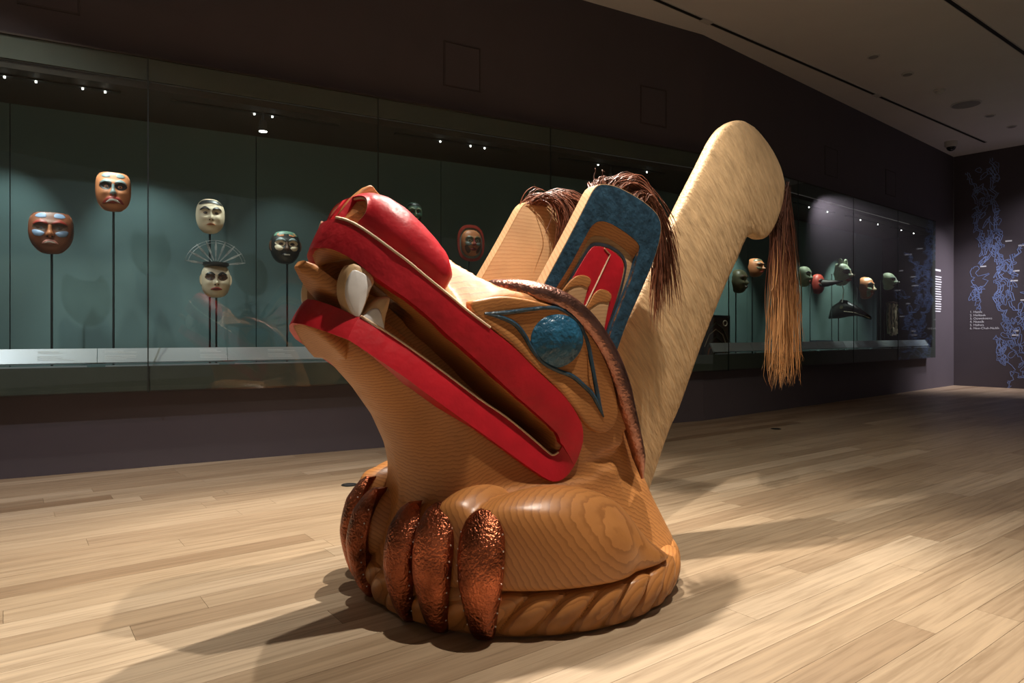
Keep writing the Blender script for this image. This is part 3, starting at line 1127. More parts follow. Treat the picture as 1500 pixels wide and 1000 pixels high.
r_, eD, PD = mask('L', 1.392, 1.435, 0.222, 0.275, 'mask_cream', 'cream mask crowned with a fan of thin metal rays', [('socket', 'mask_brown'), ('brow', 'mask_black', {'th': 0.10}), ('eye', 'mask_brown'), ('mouth', 'mask_red', {'w': 0.42, 'th': 0.10}), ('nostril', 'mask_brown')], p={'taper': 0.12, 'sq': 3.0}, ears='mask_cream', flat_top=True, group=GL)
# fan of rays above the mask
disc('headband', 0.10, 0.03, 0.285, 'mask_black', eD, n=20)
for k in range(9):
    a = R(-82 + 164 * k / 8)
    d = Vector((math.sin(a), 0, math.cos(a)))
    V = []
    pr = Vector((math.cos(a), 0, -math.sin(a)))
    for r0, wd in ((0.04, 0.003), (0.10, 0.006), (0.15, 0.009), (0.205, 0.002)):
        for sgn, yy in ((-1, -0.003), (1, -0.003), (1, 0.003), (-1, 0.003)):
            q = Vector((0, yy - 0.01, 0.262)) + d * r0 * (1.0 + 0.12 * abs(math.sin(a))) + pr * wd * sgn
            V.append(q)
    Fs = [(0, 1, 2, 3), (15, 14, 13, 12)] + [(j * 4 + i, j * 4 + (i + 1) % 4, j * 4 + 4 + (i + 1) % 4, j * 4 + 4 + i) for j in range(3) for i in range(4)]
    fix_normals(mesh_obj('ray', V, Fs, 'ray_blade', eD))
for rr_ in (0.185, 0.205):
    tube_obj('ray_cord', [(math.sin(R(a)) * rr_ * (1 + 0.12 * abs(math.sin(R(a)))), -0.01, 0.262 + math.cos(R(a)) * rr_) for a in range(-82, 83, 8)], 0.0022, 'ray_blade', eD, 5)
mask('L', 1.942, 1.744, 0.245, 0.29, 'mask_black', 'black mask with pale-rimmed eyes, green brow and bared teeth', [('band', 'mask_green'), ('forehead', 'mask_orange'), ('socket', 'mask_cream'), ('brow', 'mask_grey', {'th': 0.12}), ('eye', 'mask_brown', {'s': 1.15}), ('nose', 'mask_brown'), ('cheek', 'mask_cream'), ('mouth', 'mask_dark', {'w': 0.38, 'th': 0.10, 'teeth': 5}), ('nostril', 'mask_black')], p={'taper': 0.20, 'sq': 2.8}, ears='mask_brown', flat_top=True, group=GL)
mask('L', 3.109, 2.131, 0.165, 0.21, 'mask_green', 'small dark green mask peeping over the red nostril', [('band', 'mask_black'), ('brow', 'mask_sage', {'th': 0.08}), ('eye', 'mask_red', {'s': 0.9}), ('nose', 'mask_sage'), ('mouth', 'mask_orange', {'w': 0.34}), ('jaw', 'mask_dark')], p={'taper': 0.2}, group=GL)
r_, eG, PG = mask('L', 3.706, 1.893, 0.215, 0.26, 'mask_orange', 'round mask set in a wide red and grey ring', [('socket', 'mask_grey'), ('brow', 'mask_olive', {'th': 0.09}), ('eye', 'mask_white', {'s': 1.3, 'pupil': 'mask_olive'}), ('cheek', 'mask_grey'), ('nose', 'mask_red'), ('mouth', 'mask_red', {'w': 0.36, 'th': 0.12}), ('jaw', 'mask_brown')], p={'taper': 0.10, 'nose': (0.14, 0.5)}, group=GL)
for nm, r0, r1, mt, yy in (('inner_ring', 0.75, 1.06, 'mask_grey', 0.020), ('outer_ring', 1.05, 1.24, 'mask_red', 0.012)):
    n = 48
    V, Fs = [], []
    for i in range(n):
        a = 2 * math.pi * i / n
        cx, sx = math.copysign(abs(math.cos(a)) ** 0.8, math.cos(a)), math.copysign(abs(math.sin(a)) ** 0.8, math.sin(a))
        for r_, y_ in ((r0, yy), (r0, yy - 0.016), (r1, yy - 0.016), (r1, yy)):
            V.append((cx * r_ * 0.118, y_, 0.13 + sx * r_ * 0.145))
    for i in range(n):
        j = (i + 1) % n
        Fs += [(i * 4 + k, i * 4 + (k + 1) % 4, j * 4 + (k + 1) % 4, j * 4 + k) for k in range(4)]
    fix_normals(mesh_obj(nm, V, Fs, mt, eG, smooth=True, angle=40))
mask('L', 3.60, 1.44, 0.20, 0.26, 'mask_blue', 'blue-grey helmet-like mask low in the case below the ringed mask', [('brow', 'mask_grey'), ('eye', 'mask_black', {'s': 1.2}), ('mouth', 'mask_brown')], p={'sq': 2.2, 'depth': 0.9}, turn=R(-30), group=GL)
GR = 'masks at the far end of the wall case'
mask('R', 1.159, 1.679, 0.23, 0.31, 'mask_olive', 'smooth dark olive face mask above the carved chest panel', [('brow', 'mask_brown', {'th': 0.05}), ('eye', 'mask_dark'), ('mouth', 'mask_brown', {'w': 0.30})], p={'depth': 0.95, 'lips': 0.2}, group=GR)
mask('R', 1.557, 1.880, 0.24, 0.25, 'mask_orange', 'small tan mask with striped brow beside the hanging tail hair', [('band', 'mask_olive'), ('brow', 'mask_dark'), ('eye', 'mask_brown'), ('mouth', 'mask_red'), ('cheek', 'mask_olive')], p={'depth': 0.95}, group=GR)
mask('R', 2.90, 1.835, 0.22, 0.30, 'mask_sage', 'pale mask half hidden behind the tips of the tail hair', [('brow', 'mask_dark'), ('eye', 'mask_brown'), ('mouth', 'mask_red')], p={'depth': 0.9}, group=GR)
r_, eB, PB = mask('R', 3.322, 1.746, 0.24, 0.30, 'mask_red', 'red bird mask with a long dark straight beak', [('brow', 'mask_dark'), ('eye', 'mask_black'), ('cheek', 'mask_dark')], p={'depth': 0.7, 'nose': (0.12, 0.1)}, group=GR)
tube_obj('beak', [(0, -0.06, 0.16), (0, -0.16, 0.155), (0.0, -0.30, 0.165), (0, -0.37, 0.172)], [0.06, 0.048, 0.024, 0.006], 'mask_dark', eB, 10)
r_, eF, PF = mask('R', 4.069, 1.931, 0.33, 0.36, 'mask_sage', 'pale green mask with round ears and red open mouth', [('socket', 'mask_olive'), ('brow', 'mask_green'), ('eye', 'mask_dark', {'s': 1.2}), ('mouth', 'mask_red', {'w': 0.5, 'th': 0.16, 'inner': 'mask_pink'}), ('nose', 'mask_cream')], p={'depth': 0.85, 'nose': (0.16, 0.5), 'lips': 0.3}, group=GR)
for sd in (-1, 1):
    tube_obj('round_ear', [(sd * 0.09 + 0.045 * math.cos(R(a)), -0.04, 0.36 + 0.05 * math.sin(R(a))) for a in range(-30, 211, 24)], 0.016, 'mask_sage', eF, 8)
tube_obj('hanging_cord', [(-0.05, -0.05, 0.02), (-0.02, -0.06, -0.08), (-0.04, -0.06, -0.17), (-0.07, -0.06, -0.26)], 0.008, 'mask_white', eF, 6)
mask('R', 4.968, 1.756, 0.30, 0.37, 'mask_orange', 'pale-faced tan mask between the round-eared mask and the woven fringe', [('band', 'mask_cream'), ('socket', 'mask_sage'), ('brow', 'mask_dark', {'th': 0.07}), ('eye', 'mask_brown'), ('cheek', 'mask_sage'), ('nose', 'mask_cream'), ('mouth', 'mask_red'), ('jaw', 'mask_sage')], p={'depth': 0.9}, group=GR)
r_, eP, PP = mask('R', 5.883, 1.914, 0.26, 0.30, 'mask_sage', 'pale mask with pink eye hung above a woven fringe', [('eye', 'mask_pink', {'s': 1.3}), ('brow', 'mask_grey'), ('mouth', 'mask_brown', {'w': 0.4}), ('nose', 'mask_white')], p={'depth': 0.95, 'nose': (0.16, 0.55)}, group=GR)

# dark raven-like mask lying on its own rod
f_ = wr(4.093, -0.22)
e = empty('raven_headdress', (f_[0], f_[1], 1.24), AR_)
sec = [(0.22, 0.02, 0.02, 0.02), (0.16, 0.10, 0.09, 0.10), (0.04, 0.14, 0.11, 0.135), (-0.08, 0.15, 0.095, 0.12), (-0.20, 0.12, 0.07, 0.08), (-0.32, 0.06, 0.045, 0.05), (-0.42, 0.0, 0.02, 0.025)]
V, Fs = [], []
n = 14
for y, zc, hw, hh in sec:
    for k in range(n):
        a = 2 * math.pi * k / n
        V.append((hw * math.cos(a), y, zc + hh * math.sin(a)))
for i in range(len(sec) - 1):
    Fs += [(i * n + k, i * n + (k + 1) % n, (i + 1) * n + (k + 1) % n, (i + 1) * n + k) for k in range(n)]
Fs += [tuple(range(n)), tuple((len(sec) - 1) * n + k for k in range(n))[::-1]]
fix_normals(mesh_obj('head', V, Fs, 'mask_black', e, smooth=True, angle=60))
for sd in (-1, 1):
    tube_obj('eye', [(sd * 0.095, -0.02, 0.17), (sd * 0.112, -0.022, 0.172)], [0.03, 0.022], 'mask_olive', e, 12)
    tube_obj('beak_line', [(sd * 0.105, -0.06, 0.11), (sd * 0.080, -0.20, 0.09), (sd * 0.046, -0.32, 0.045), (sd * 0.02, -0.41, 0.0)], 0.006, 'mask_cream', e, 6)
tube_obj('crest', [(0, 0.10, 0.20), (0, 0.02, 0.285), (0, -0.08, 0.27)], [0.012, 0.022, 0.01], 'mask_dark', e, 8)
tag(e, 'glossy black raven headdress with arched beak on a thin rod', 'headdress')

# woven fringe
f_ = wr(6.02, -0.22)
e = empty('woven_fringe', (f_[0], f_[1], 0.98), AR_)
tube_obj('top_cord', [(-0.20, 0, 0.56), (0, -0.01, 0.57), (0.20, 0, 0.56)], 0.02, 'mask_brown', e, 8)
rf = random.Random(8)
for k in range(11):
    x = -0.20 + 0.04 * k
    n = 12
    tube_obj('tassel', [(x + rf.gauss(0, 0.003), rf.gauss(0, 0.01), 0.56 - 0.05 * j * rf.uniform(0.95, 1.05)) for j in range(n)], [0.012 + 0.008 * (j % 2) for j in range(n)], 'mask_cream' if k % 3 else 'mask_olive', e, 6)
tag(e, 'hanging fringe of pale knotted tassels below a mask', 'fringe')

# carved chest panel
f_ = wr(0.86, -0.42)
e = empty('chevron_carving', (f_[0], f_[1], 0.64), AR_)
boxes('board', [((0, 0, 0.30), (0.62, 0.05, 0.60))], 'mask_brown', e)
boxes('border', [((0, -0.03, 0.585), (0.62, 0.02, 0.03)), ((0, -0.03, 0.02), (0.62, 0.02, 0.03)), ((-0.295, -0.03, 0.30), (0.03, 0.02, 0.6)), ((0.295, -0.03, 0.30), (0.03, 0.02, 0.6))], 'mask_dark', e)
for k, (dz, mt) in enumerate(((0.50, 'mask_olive'), (0.42, 'mask_cream'), (0.32, 'mask_olive'), (0.24, 'mask_orange'), (0.14, 'mask_olive'))):
    tube_obj('chevron', [(-0.27 + 0.02 * k, -0.028, dz - 0.22), (-0.15, -0.03, dz - 0.07), (0, -0.03, dz), (0.15, -0.03, dz - 0.07), (0.27 - 0.02 * k, -0.028, dz - 0.22)], 0.011 if k != 1 else 0.007, mt, e, 6)
for sd in (-1, 1):
    tube_obj('carved_eye', [(sd * 0.21 + 0.045 * math.cos(R(a)), -0.028, 0.50 + 0.035 * math.sin(R(a))) for a in range(0, 361, 30)], 0.008, 'mask_cream', e, 6)
tag(e, 'square dark wooden panel carved with chevrons on the case floor', 'carving')

# pale blue block on the label rail
f_ = wr(2.95, -0.02)
e = empty('label_block', (f_[0], f_[1], 0.80), AR_)
boxes('body', [((0, 0, 0.055), (0.50, 0.10, 0.11))], 'label_blue', e)
boxes('print', [((-0.05 + 0.02 * k, -0.0505, 0.085 - 0.02 * k), (0.30, 0.002, 0.004)) for k in range(3)], 'print_white', e)
tag(e, 'pale blue label block at the foot of the case by the tail hair', 'label')

# stands
for run, t, zt, lab, kd in (('L', 0.271, 1.66, 'thin dark rod stand under the rust-brown mask', 'rod'), ('L', 0.668, 2.0, 'thin dark rod stand under the orange frowning mask', 'rod'), ('L', 1.351, 1.86, 'thin dark rod stand under the plain cream mask', 'rod'),
                            ('L', 1.400, 1.36, 'thin dark rod stand under the ray-crowned mask', 'rod'), ('L', 1.965, 1.66, 'thin dark rod stand under the black toothed mask', 'rod'), ('L', 3.109, 2.05, 'thin dark rod stand under the small green mask', 'rod'),
                            ('L', 3.706, 1.80, 'thin dark rod stand under the ringed mask', 'rod'), ('L', 3.60, 1.36, 'short rod stand under the blue-grey mask', 'rod'), ('R', 1.159, 1.64, 'thin rod stand behind the olive mask', 'rod'), ('R', 1.557, 1.84, 'thin rod stand behind the small tan mask', 'rod'),
                            ('R', 2.90, 1.78, 'thin rod stand behind the half-hidden pale mask', 'rod'), ('R', 3.322, 1.74, 'bent rod stand behind the bird mask', 'arm'), ('R', 4.02, 1.93, 'bent rod stand behind the round-eared mask', 'arm'), ('R', 4.093, 1.26, 'upright rod stand under the raven headdress', 'rod'),
                            ('R', 4.92, 1.76, 'bent rod stand behind the pale-faced mask', 'arm'), ('R', 5.85, 1.92, 'bent rod stand behind the mask above the fringe', 'arm'), ('R', 6.02, 1.55, 'bent rod stand holding the woven fringe', 'arm')):
    stand(run, t, zt, lab, kind=kd, off=-0.29)

# light of the track lenses and of the hanging lamps
TEAL = (0.86, 1.0, 1.0)
for t, tt_, tz, pw in ((0.02, 0.30, 1.63, 52), (0.48, 0.70, 1.98, 28), (1.66, 1.41, 1.63, 52), (3.29, 3.13, 2.01, 7), (3.60, 3.68, 1.63, 22)):
    case_lamp('L', t, tt_, -0.28, tz, pw)
case_lamp('L', 1.72, 1.97, -0.28, 1.62, 44, off=0.0, drop=0.178)
for t, tt_, pw in ((0.20, -0.30, 40), (0.62, 1.05, 36), (1.80, 2.20, 10)):
    case_lamp('L', t, tt_, -0.75, 1.25, pw, 62, TEAL)
for t, tt_, tz, pw in ((0.825, 1.35, 1.58, 45), (2.62, 3.25, 1.63, 50), (4.29, 4.10, 1.73, 55), (4.95, 5.0, 1.58, 50), (5.92, 5.90, 1.68, 40)):
    case_lamp('R', t, tt_, -0.30, tz, pw)
for t, tt_, pw in ((1.53, 1.7, 70), (3.18, 3.5, 95), (4.95, 5.1, 95)):
    case_lamp('R', t, tt_, -0.75, 1.2, pw, 62, (0.88, 1.0, 0.86))

# ------------------------------------------------------------------ map and text on the end walls
mp_ = empty('wall_map', (K0[0], K0[1], 0))
RB = random.Random(21)


wx = nR / np.linalg.norm(nR)
wn = -dR


def wall_ribbon(name, pts, wdt, mat, parent, lift=0.0015, closed=False):
    P_ = np.array(pts, float)
    tn_ = np.gradient(P_, axis=0)
    tn_ /= np.maximum(np.linalg.norm(tn_, axis=1)[:, None], 1e-9)
    nn = np.stack([-tn_[:, 1], tn_[:, 0]], 1) * wdt / 2
    V, Fs = [], []
    for q in (P_ + nn, P_ - nn):
        for lf in (lift, -0.002):
            for a, z in q:
                p = wx * a + wn * lf
                V.append((p[0], p[1], z))
    n = len(P_)
    for i in range(n - 1):
        Fs += [(i, i + 1, 2 * n + i + 1, 2 * n + i), (i, n + i, n + i + 1, i + 1), (2 * n + i, 2 * n + i + 1, 3 * n + i + 1, 3 * n + i), (n + i, 3 * n + i, 3 * n + i + 1, n + i + 1)]
    return V, Fs


def wiggle(pts, amp, n):
    P_ = resample(pts, n)
    off = np.array([[RB.gauss(0, amp), RB.gauss(0, amp)] for _ in range(n)])
    off = (off + np.roll(off, 1, 0) * 0.5)
    off[0] = off[-1] = 0
    return P_ + off


coast = {
    'coastline': [[(0.20, 4.10), (0.33, 3.75), (0.36, 3.3), (0.40, 2.9), (0.42, 2.65)], [(0.60, 4.3), (0.62, 3.9), (0.66, 3.5), (0.68, 3.1), (0.72, 2.75), (0.78, 2.60)],
                  [(1.14, 2.66), (1.02, 2.50), (0.90, 2.36), (0.76, 2.32), (0.70, 2.1), (0.66, 1.85), (0.70, 1.55), (0.82, 1.3), (0.86, 1.05), (1.00, 0.8), (1.14, 0.62)],
                  [(0.78, 2.12), (0.88, 1.85), (0.92, 1.55), (1.02, 1.42), (1.16, 1.35)], [(0.70, 0.98), (0.85, 0.86), (1.0, 0.68), (1.2, 0.35), (1.34, 0.2)],
                  [(0.70, 0.98), (0.68, 0.86), (0.76, 0.72), (0.84, 0.55), (0.93, 0.38), (1.05, 0.22), (1.22, 0.13)], [(0.98, 0.28), (0.95, 0.2), (0.92, 0.12), (0.90, 0.04)]],
    'island': [[(0.34, 2.28), (0.30, 2.15), (0.33, 1.9), (0.38, 1.6), (0.42, 1.42), (0.44, 1.5), (0.42, 1.75), (0.48, 1.95), (0.58, 2.14), (0.44, 2.12), (0.34, 2.28)]],
}
for nm, lst in coast.items():
    V, Fs = [], []
    for k, pts in enumerate(lst):
        q = wiggle(pts, 0.028, max(24, int(sum(math.dist(a, b_) for a, b_ in zip(pts, pts[1:])) * 34)))
        for rep_ in range(2 if nm == 'coastline' and k < 4 else 1):
            v, f = wall_ribbon('', q + rep_ * np.array([0.035, 0.01]), 0.012, '', None)
            b0 = len(V)
            V += v
            Fs += [tuple(i + b0 for i in g) for g in f]
    mesh_obj(nm, V, Fs, 'print_blue', mp_)
# inlets and small islands: too many and too fine to tell apart
V, Fs = [], []
zones = [((0.34, 0.72), (2.75, 4.2), 34), ((0.42, 0.78), (2.35, 2.9), 30), ((0.70, 1.0), (1.55, 2.3), 24), ((0.30, 0.44), (1.5, 1.9), 8), ((0.82, 1.2), (0.75, 1.35), 22), ((0.72, 0.95), (0.42, 0.88), 16), ((1.08, 1.3), (0.1, 0.6), 12), ((0.95, 1.35), (1.4, 2.1), 8)]
for (a0, a1), (z0, z1), n in zones:
    for _ in range(n):
        c = np.array([RB.uniform(a0, a1), RB.uniform(z0, z1)])
        ra, rb_ = RB.uniform(0.012, 0.045), RB.uniform(0.03, 0.11)
        tw = RB.gauss(0, 0.6)
        pts = []
        for j in range(13):
            th_ = 2 * math.pi * (j % 12) / 12
            k_ = 1.0 if j in (0, 12) else RB.uniform(0.6, 1.35)
            x_, y_ = ra * math.cos(th_) * k_, rb_ * math.sin(th_) * k_
            pts.append(c + np.array([x_ * math.cos(tw) - y_ * math.sin(tw), x_ * math.sin(tw) + y_ * math.cos(tw)]))
        if min(p[1] for p in pts) < 0.03 or min(p[0] for p in pts) < 0.05:
            continue
        v, f = wall_ribbon('', resample(pts, 26), 0.009, '', None)
        b0 = len(V)
        V += v
        Fs += [tuple(i + b0 for i in g) for g in f]
o = mesh_obj('inlets', V, Fs, 'print_blue', mp_)
o['kind'] = 'stuff'
tag(mp_, 'blue line map of a broken coast and islands printed on the wall', 'map')


def lettering(name, text, size, loc, rz, parent, mat='print_white', spacing=1.0):
    c = bpy.data.curves.new(name, 'FONT')
    c.body = text
    c.size = size
    c.extrude = 0.001
    c.space_line = spacing
    tmp = bpy.data.objects.new(name, c)
    COL.objects.link(tmp)
    dg = bpy.context.evaluated_depsgraph_get()
    me = bpy.data.meshes.new_from_object(tmp.evaluated_get(dg))
    bpy.data.objects.remove(tmp)
    me.materials.clear()
    me.materials.append(MATS[mat])
    o = bpy.data.objects.new(name, me)
    COL.objects.link(o)
    o.location = loc
    o.rotation_euler = (R(90), 0, rz)
    if parent:
        o.parent = parent
    return o


AF = math.atan2(wx[1], wx[0])
lo_ = wx * 0.27 + wn * 0.002
for k, tx in enumerate(('1. Haisla', '2. Heiltsuk', '3. Oowekeeno', '4. Nuxalk', '5. Haihais', '6. Nuu-Chah-Nulth')):
    lettering('legend_line', tx, 0.060, (lo_[0], lo_[1], 1.40 - k * 0.062), AF, mp_)
# place names beside the coast: short strokes of white print
for a, z in ((0.84, 2.72), (1.04, 2.62), (0.44, 2.28), (0.96, 2.16), (0.92, 1.98), (1.07, 1.62), (1.18, 1.36), (0.96, 1.06), (0.94, 0.98), (1.2, 2.3), (1.25, 1.9)):
    ln = RB.uniform(0.07, 0.13)
    v, f = wall_ribbon('', [(a, z), (a + ln / 2, z), (a + ln, z)], 0.026, '', None)
    mesh_obj('place_name', v, f, 'print_white', mp_)

# block of white text on the end of the display wall
e = empty('wall_text', (*wr(7.28, 0.001), 0), AR_)
for k in range(17):
    if k == 1:
        continue
    ln = RB.uniform(0.40, 0.46) if k not in (0, 16) else 0.40
    boxes('text_line', [((ln / 2, -0.001, 2.16 - k * 0.046 if k else 2.19), (ln, 0.002, 0.020 if k else 0.036))], 'print_white', e)
tag(e, 'block of small white wall text beside the end of the case', 'text')

# ------------------------------------------------------------------ small floor outlets
for (x, y), lab in (((-1.077, 4.52), 'small dark round floor outlet beside the copper claws'), ((2.78, 7.19), 'small dark round floor outlet near the wall below the case')):
    e = empty('floor_outlet', (x, y, 0.0))
    disc('ring', 0.052, 0.004, 0.004, 'rod_steel', e, n=24)
    disc('lid', 0.040, 0.003, 0.006, 'slot_black', e, n=20)
    tag(e, lab, 'outlet', 'floor outlets')

# ------------------------------------------------------------------ the carved creature
# local frame: x = forward (snout), y = the creature's left flank, z = up
sculpt = empty('carved_creature', (0.03, 2.87, 0.0), R(218))
tag(sculpt, 'huge carved cedar creature with red open jaws, blue eye, copper claws and tall fin', 'sculpture')


def side_l(f):
    return 0.335 - 0.13 * f


def snout_l(f):
    f = np.asarray(f, float)
    a = 0.335 - 0.13 * f
    w0 = 0.335 - 0.13 * 0.66
    e = w0 * np.sqrt(np.clip(1 - ((f - 0.66) / 0.225) ** 2, 0, 1))
    return np.where(f < 0.66, a, e)


SH = np.array([(-0.45, 0.62), (-0.21, 0.72), (-0.17, 0.85), (-0.115, 0.945), (-0.06, 1.005), (-0.01, 1.05), (0.05, 1.09), (0.126, 1.115), (0.24, 1.135),
               (0.33, 1.137), (0.40, 1.11), (0.461, 1.081), (0.52, 1.125), (0.615, 1.192), (0.669, 1.231), (0.724, 1.269), (0.772, 1.308), (0.813, 1.346), (0.84, 1.365), (0.89, 1.38)])
UPB = [(0.90, 1.293), (0.871, 1.283), (0.852, 1.267), (0.827, 1.243), (0.786, 1.2), (0.741, 1.159), (0.688, 1.122), (0.61, 1.066), (0.523, 0.991), (0.484, 0.962), (0.356, 0.857), (0.272, 0.785), (0.185, 0.716), (0.092, 0.637), (0.074, 0.612)]
LOI = [(0.072, 0.585), (0.087, 0.546), (0.115, 0.563), (0.163, 0.603), (0.28, 0.694), (0.391, 0.767), (0.549, 0.88), (0.672, 0.964), (0.748, 1.013), (0.819, 1.055), (0.87, 1.095), (0.905, 1.118)]
THROAT = [(0.955, 1.037), (0.84, 0.917), (0.735, 0.806), (0.652, 0.694), (0.598, 0.585), (0.568, 0.48), (0.55, 0.35), (0.55, 0.10)]

st = 0.0125
fx = np.arange(-0.74, 1.02, st)
ly = np.arange(-0.69, 0.69 + st, st)
zz = np.arange(0.09, 1.50, st)
FX, ZX = np.meshgrid(fx, zz, indexing='ij')
F3 = fx[:, None, None]
L3 = np.abs(ly)[None, :, None]
Z3 = zz[None, None, :]
# trunk: rounded-square bell
zk = [0.05, 0.14, 0.30, 0.42, 0.55, 0.70, 0.85, 0.97, 1.10, 1.5]
ak = np.interp(zz, zk, [0.64, 0.625, 0.575, 0.53, 0.48, 0.42, 0.34, 0.26, 0.13, 0.05])[None, None, :]
bk = np.interp(zz, zk, [0.54, 0.52, 0.42, 0.345, 0.325, 0.325, 0.325, 0.31, 0.25, 0.1])[None, None, :]
nk = np.interp(zz, zk, [2.8, 3.0, 3.0, 3.4, 4, 4, 4, 4, 4, 4])[None, None, :]
rr = ((np.abs(F3) / ak) ** nk + (L3 / bk) ** nk) ** (1 / nk)
Dt = (rr - 1) * np.minimum(ak, bk) * 0.9
Dt = np.maximum(Dt, Z3 - 1.10)
# lower jaw and throat
J = THROAT + [(-0.2, 0.10), (-0.2, 0.45), (0.02, 0.44)] + LOI[1:-2] + [(0.862, 1.068), (0.895, 1.082), (0.93, 1.05)]
d2 = poly_sdf(J, FX, ZX)
Jx = THROAT + [(-0.5, 0.10), (-0.5, 1.6), (0.955, 1.6)]
dx = poly_sdf(Jx, FX, ZX)
wj = np.where(FX < 0.83, 0.335 - 0.13 * FX, 0.227 * np.sqrt(np.clip(1 - ((FX - 0.83) / 0.13) ** 2, 0, 1)))
u = np.clip(-dx / 0.24, 0, 1)
u = np.where(FX > 0.83, np.maximum(u, 0.25), u)
wj = wj * np.sqrt(np.clip(1 - (1 - u) ** 2, 0, 1)) - 0.004
Mq = [(1.1, 1.45), (0.90, 1.30)] + UPB[1:] + LOI + [(1.1, 1.22)]
tm = np.clip(poly_sdf(Mq, FX, ZX), 0, 1)
below = ZX < np.interp(FX, [p[0] for p in LOI[1:]], [p[1] for p in LOI[1:]]) + 0.01
wj = np.where(below & (FX > 0.05), wj - 0.055 * np.clip(1 - tm / 0.10, 0, 1), wj)
Dj = np.maximum(d2[:, None, :], (L3 - wj[:, None, :]) * 0.85)
# upper jaw and head
U = UPB + [(0.0, 0.50), (-0.25, 0.55), (-0.33, 0.85), (-0.22, 1.03), (0.0, 1.125), (0.15, 1.155), (0.233, 1.158), (0.291, 1.178), (0.337, 1.216), (0.373, 1.264),
           (0.40, 1.31), (0.47, 1.345), (0.60, 1.40), (0.70, 1.44), (0.76, 1.42), (0.815, 1.37)]
d2 = poly_sdf(U, FX, ZX)
zs = np.interp(FX, SH[:, 0], SH[:, 1])
slope = np.interp(FX, [0.0, 0.15, 0.34, 0.5], [0.5, 0.75, 1.25, 1.1])
atip = 0.225 - 0.58 * np.clip(ZX - 1.285, 0, 0.12)
wsn = np.where(FX < 0.66, 0.335 - 0.13 * FX, (0.335 - 0.13 * 0.66) * np.sqrt(np.clip(1 - ((FX - 0.66) / atip) ** 2, 0, 1)))
wu = wsn - 0.008 - np.clip(ZX - zs, 0, 1) * slope
wu = np.maximum(wu, 0.055)
wu = np.where(FX > 0.66 + atip, -0.05, wu)
Du = np.maximum(d2[:, None, :], (L3 - wu[:, None, :]) * 0.85)
Db = smin(smin(Dt, Dj, 0.07), Du, 0.02)
# keep the flank flat where the lips lie
lim = 0.335 - 0.13 * FX - 0.005 - np.where(below & (FX > 0.05), 0.055 * np.clip(1 - tm / 0.10, 0, 1), 0) + np.clip(0.455 - ZX, 0, 1) * 0.9 + np.clip(-0.10 - FX, 0, 1) * 0.8
Db = np.maximum(Db, L3 - lim[:, None, :])
# mouth
M = [(1.1, 1.45), (0.90, 1.30)] + UPB[1:] + LOI + [(1.1, 1.22)]
dm = poly_sdf(M, FX, ZX)
Db = smax(Db, -np.repeat(dm[:, None, :], len(ly), 1), 0.01)
# hollow of the upper jaw behind the front rim
M2 = [(0.80, 1.27), (0.72, 1.24), (0.58, 1.12), (0.58, 1.0), (0.74, 1.1), (0.83, 1.2)]
dm2 = np.maximum(poly_sdf(M2, FX, ZX)[:, None, :], L3 - 0.13)
Db = smax(Db, -dm2, 0.02)
M3 = [(0.92, 1.20), (0.885, 1.075), (0.80, 0.985), (0.55, 0.81), (0.40, 0.71), (0.40, 0.85), (0.8, 1.2)]
Db = smax(Db, -np.maximum(poly_sdf(M3, FX, ZX)[:, None, :], L3 - (0.165 - 0.9 * np.clip(FX - 0.80, 0, 1))[:, None, :]), 0.015)
Db = np.maximum(Db, 0.11 - Z3)
body = net_obj('body', Db, (fx[0], ly[0], zz[0]), st, 'cedar_body', sculpt, relax=3)

# wooden core deep inside the mouth
Ms = [(0.74, 1.15)] + [(a, b_ + 0.012) for a, b_ in UPB[6:]] + [(a, b_ - 0.012) for a, b_ in LOI[:8]] + [(0.70, 1.0)]
slab('mouth_interior', Ms, lambda a, b_, h: (a, h, b_), 0.045, -0.045, 'cedar_body', sculpt, 0.004, rings=2, center=(0.45, 0.89))
# tongue
tg_top = [(0.956, 1.226), (0.945, 1.243), (0.925, 1.244), (0.895, 1.223), (0.80, 1.15), (0.65, 1.03), (0.5, 0.905), (0.3, 0.742), (0.12, 0.588)]
tg_bot = [(0.10, 0.535), (0.28, 0.675), (0.549, 0.865), (0.75, 1.0), (0.83, 1.09), (0.892, 1.149), (0.94, 1.20)]
tt = resample(catmull(tg_top, 4), 40)
tb = resample(catmull(tg_bot[::-1], 4), 40)
wt = np.interp(np.linspace(0, 1, 40), [0, 0.03, 0.08, 0.2, 0.5, 1], [0.02, 0.06, 0.09, 0.125, 0.15, 0.15])
V, Fs = [], []
ns = 14
for i in range(40):
    for k in range(ns):
        a = 2 * math.pi * k / ns
        cx, sx = math.cos(a), math.sin(a)
        ll = wt[i] * math.copysign(abs(cx) ** 0.55, cx)
        hh = math.copysign(abs(sx) ** 0.55, sx)
        c = (tt[i] + tb[i]) / 2
        e = (tt[i] - tb[i]) / 2
        p = c + e * hh
        V.append((p[0], ll, p[1]))
for i in range(39):
    for k in range(ns):
        Fs.append((i * ns + k, i * ns + (k + 1) % ns, (i + 1) * ns + (k + 1) % ns, (i + 1) * ns + k))
Fs += [tuple(range(ns)), tuple(39 * ns + k for k in range(ns))[::-1]]
fix_normals(mesh_obj('tongue', V, Fs, 'cedar_body', sculpt, smooth=True, angle=60))

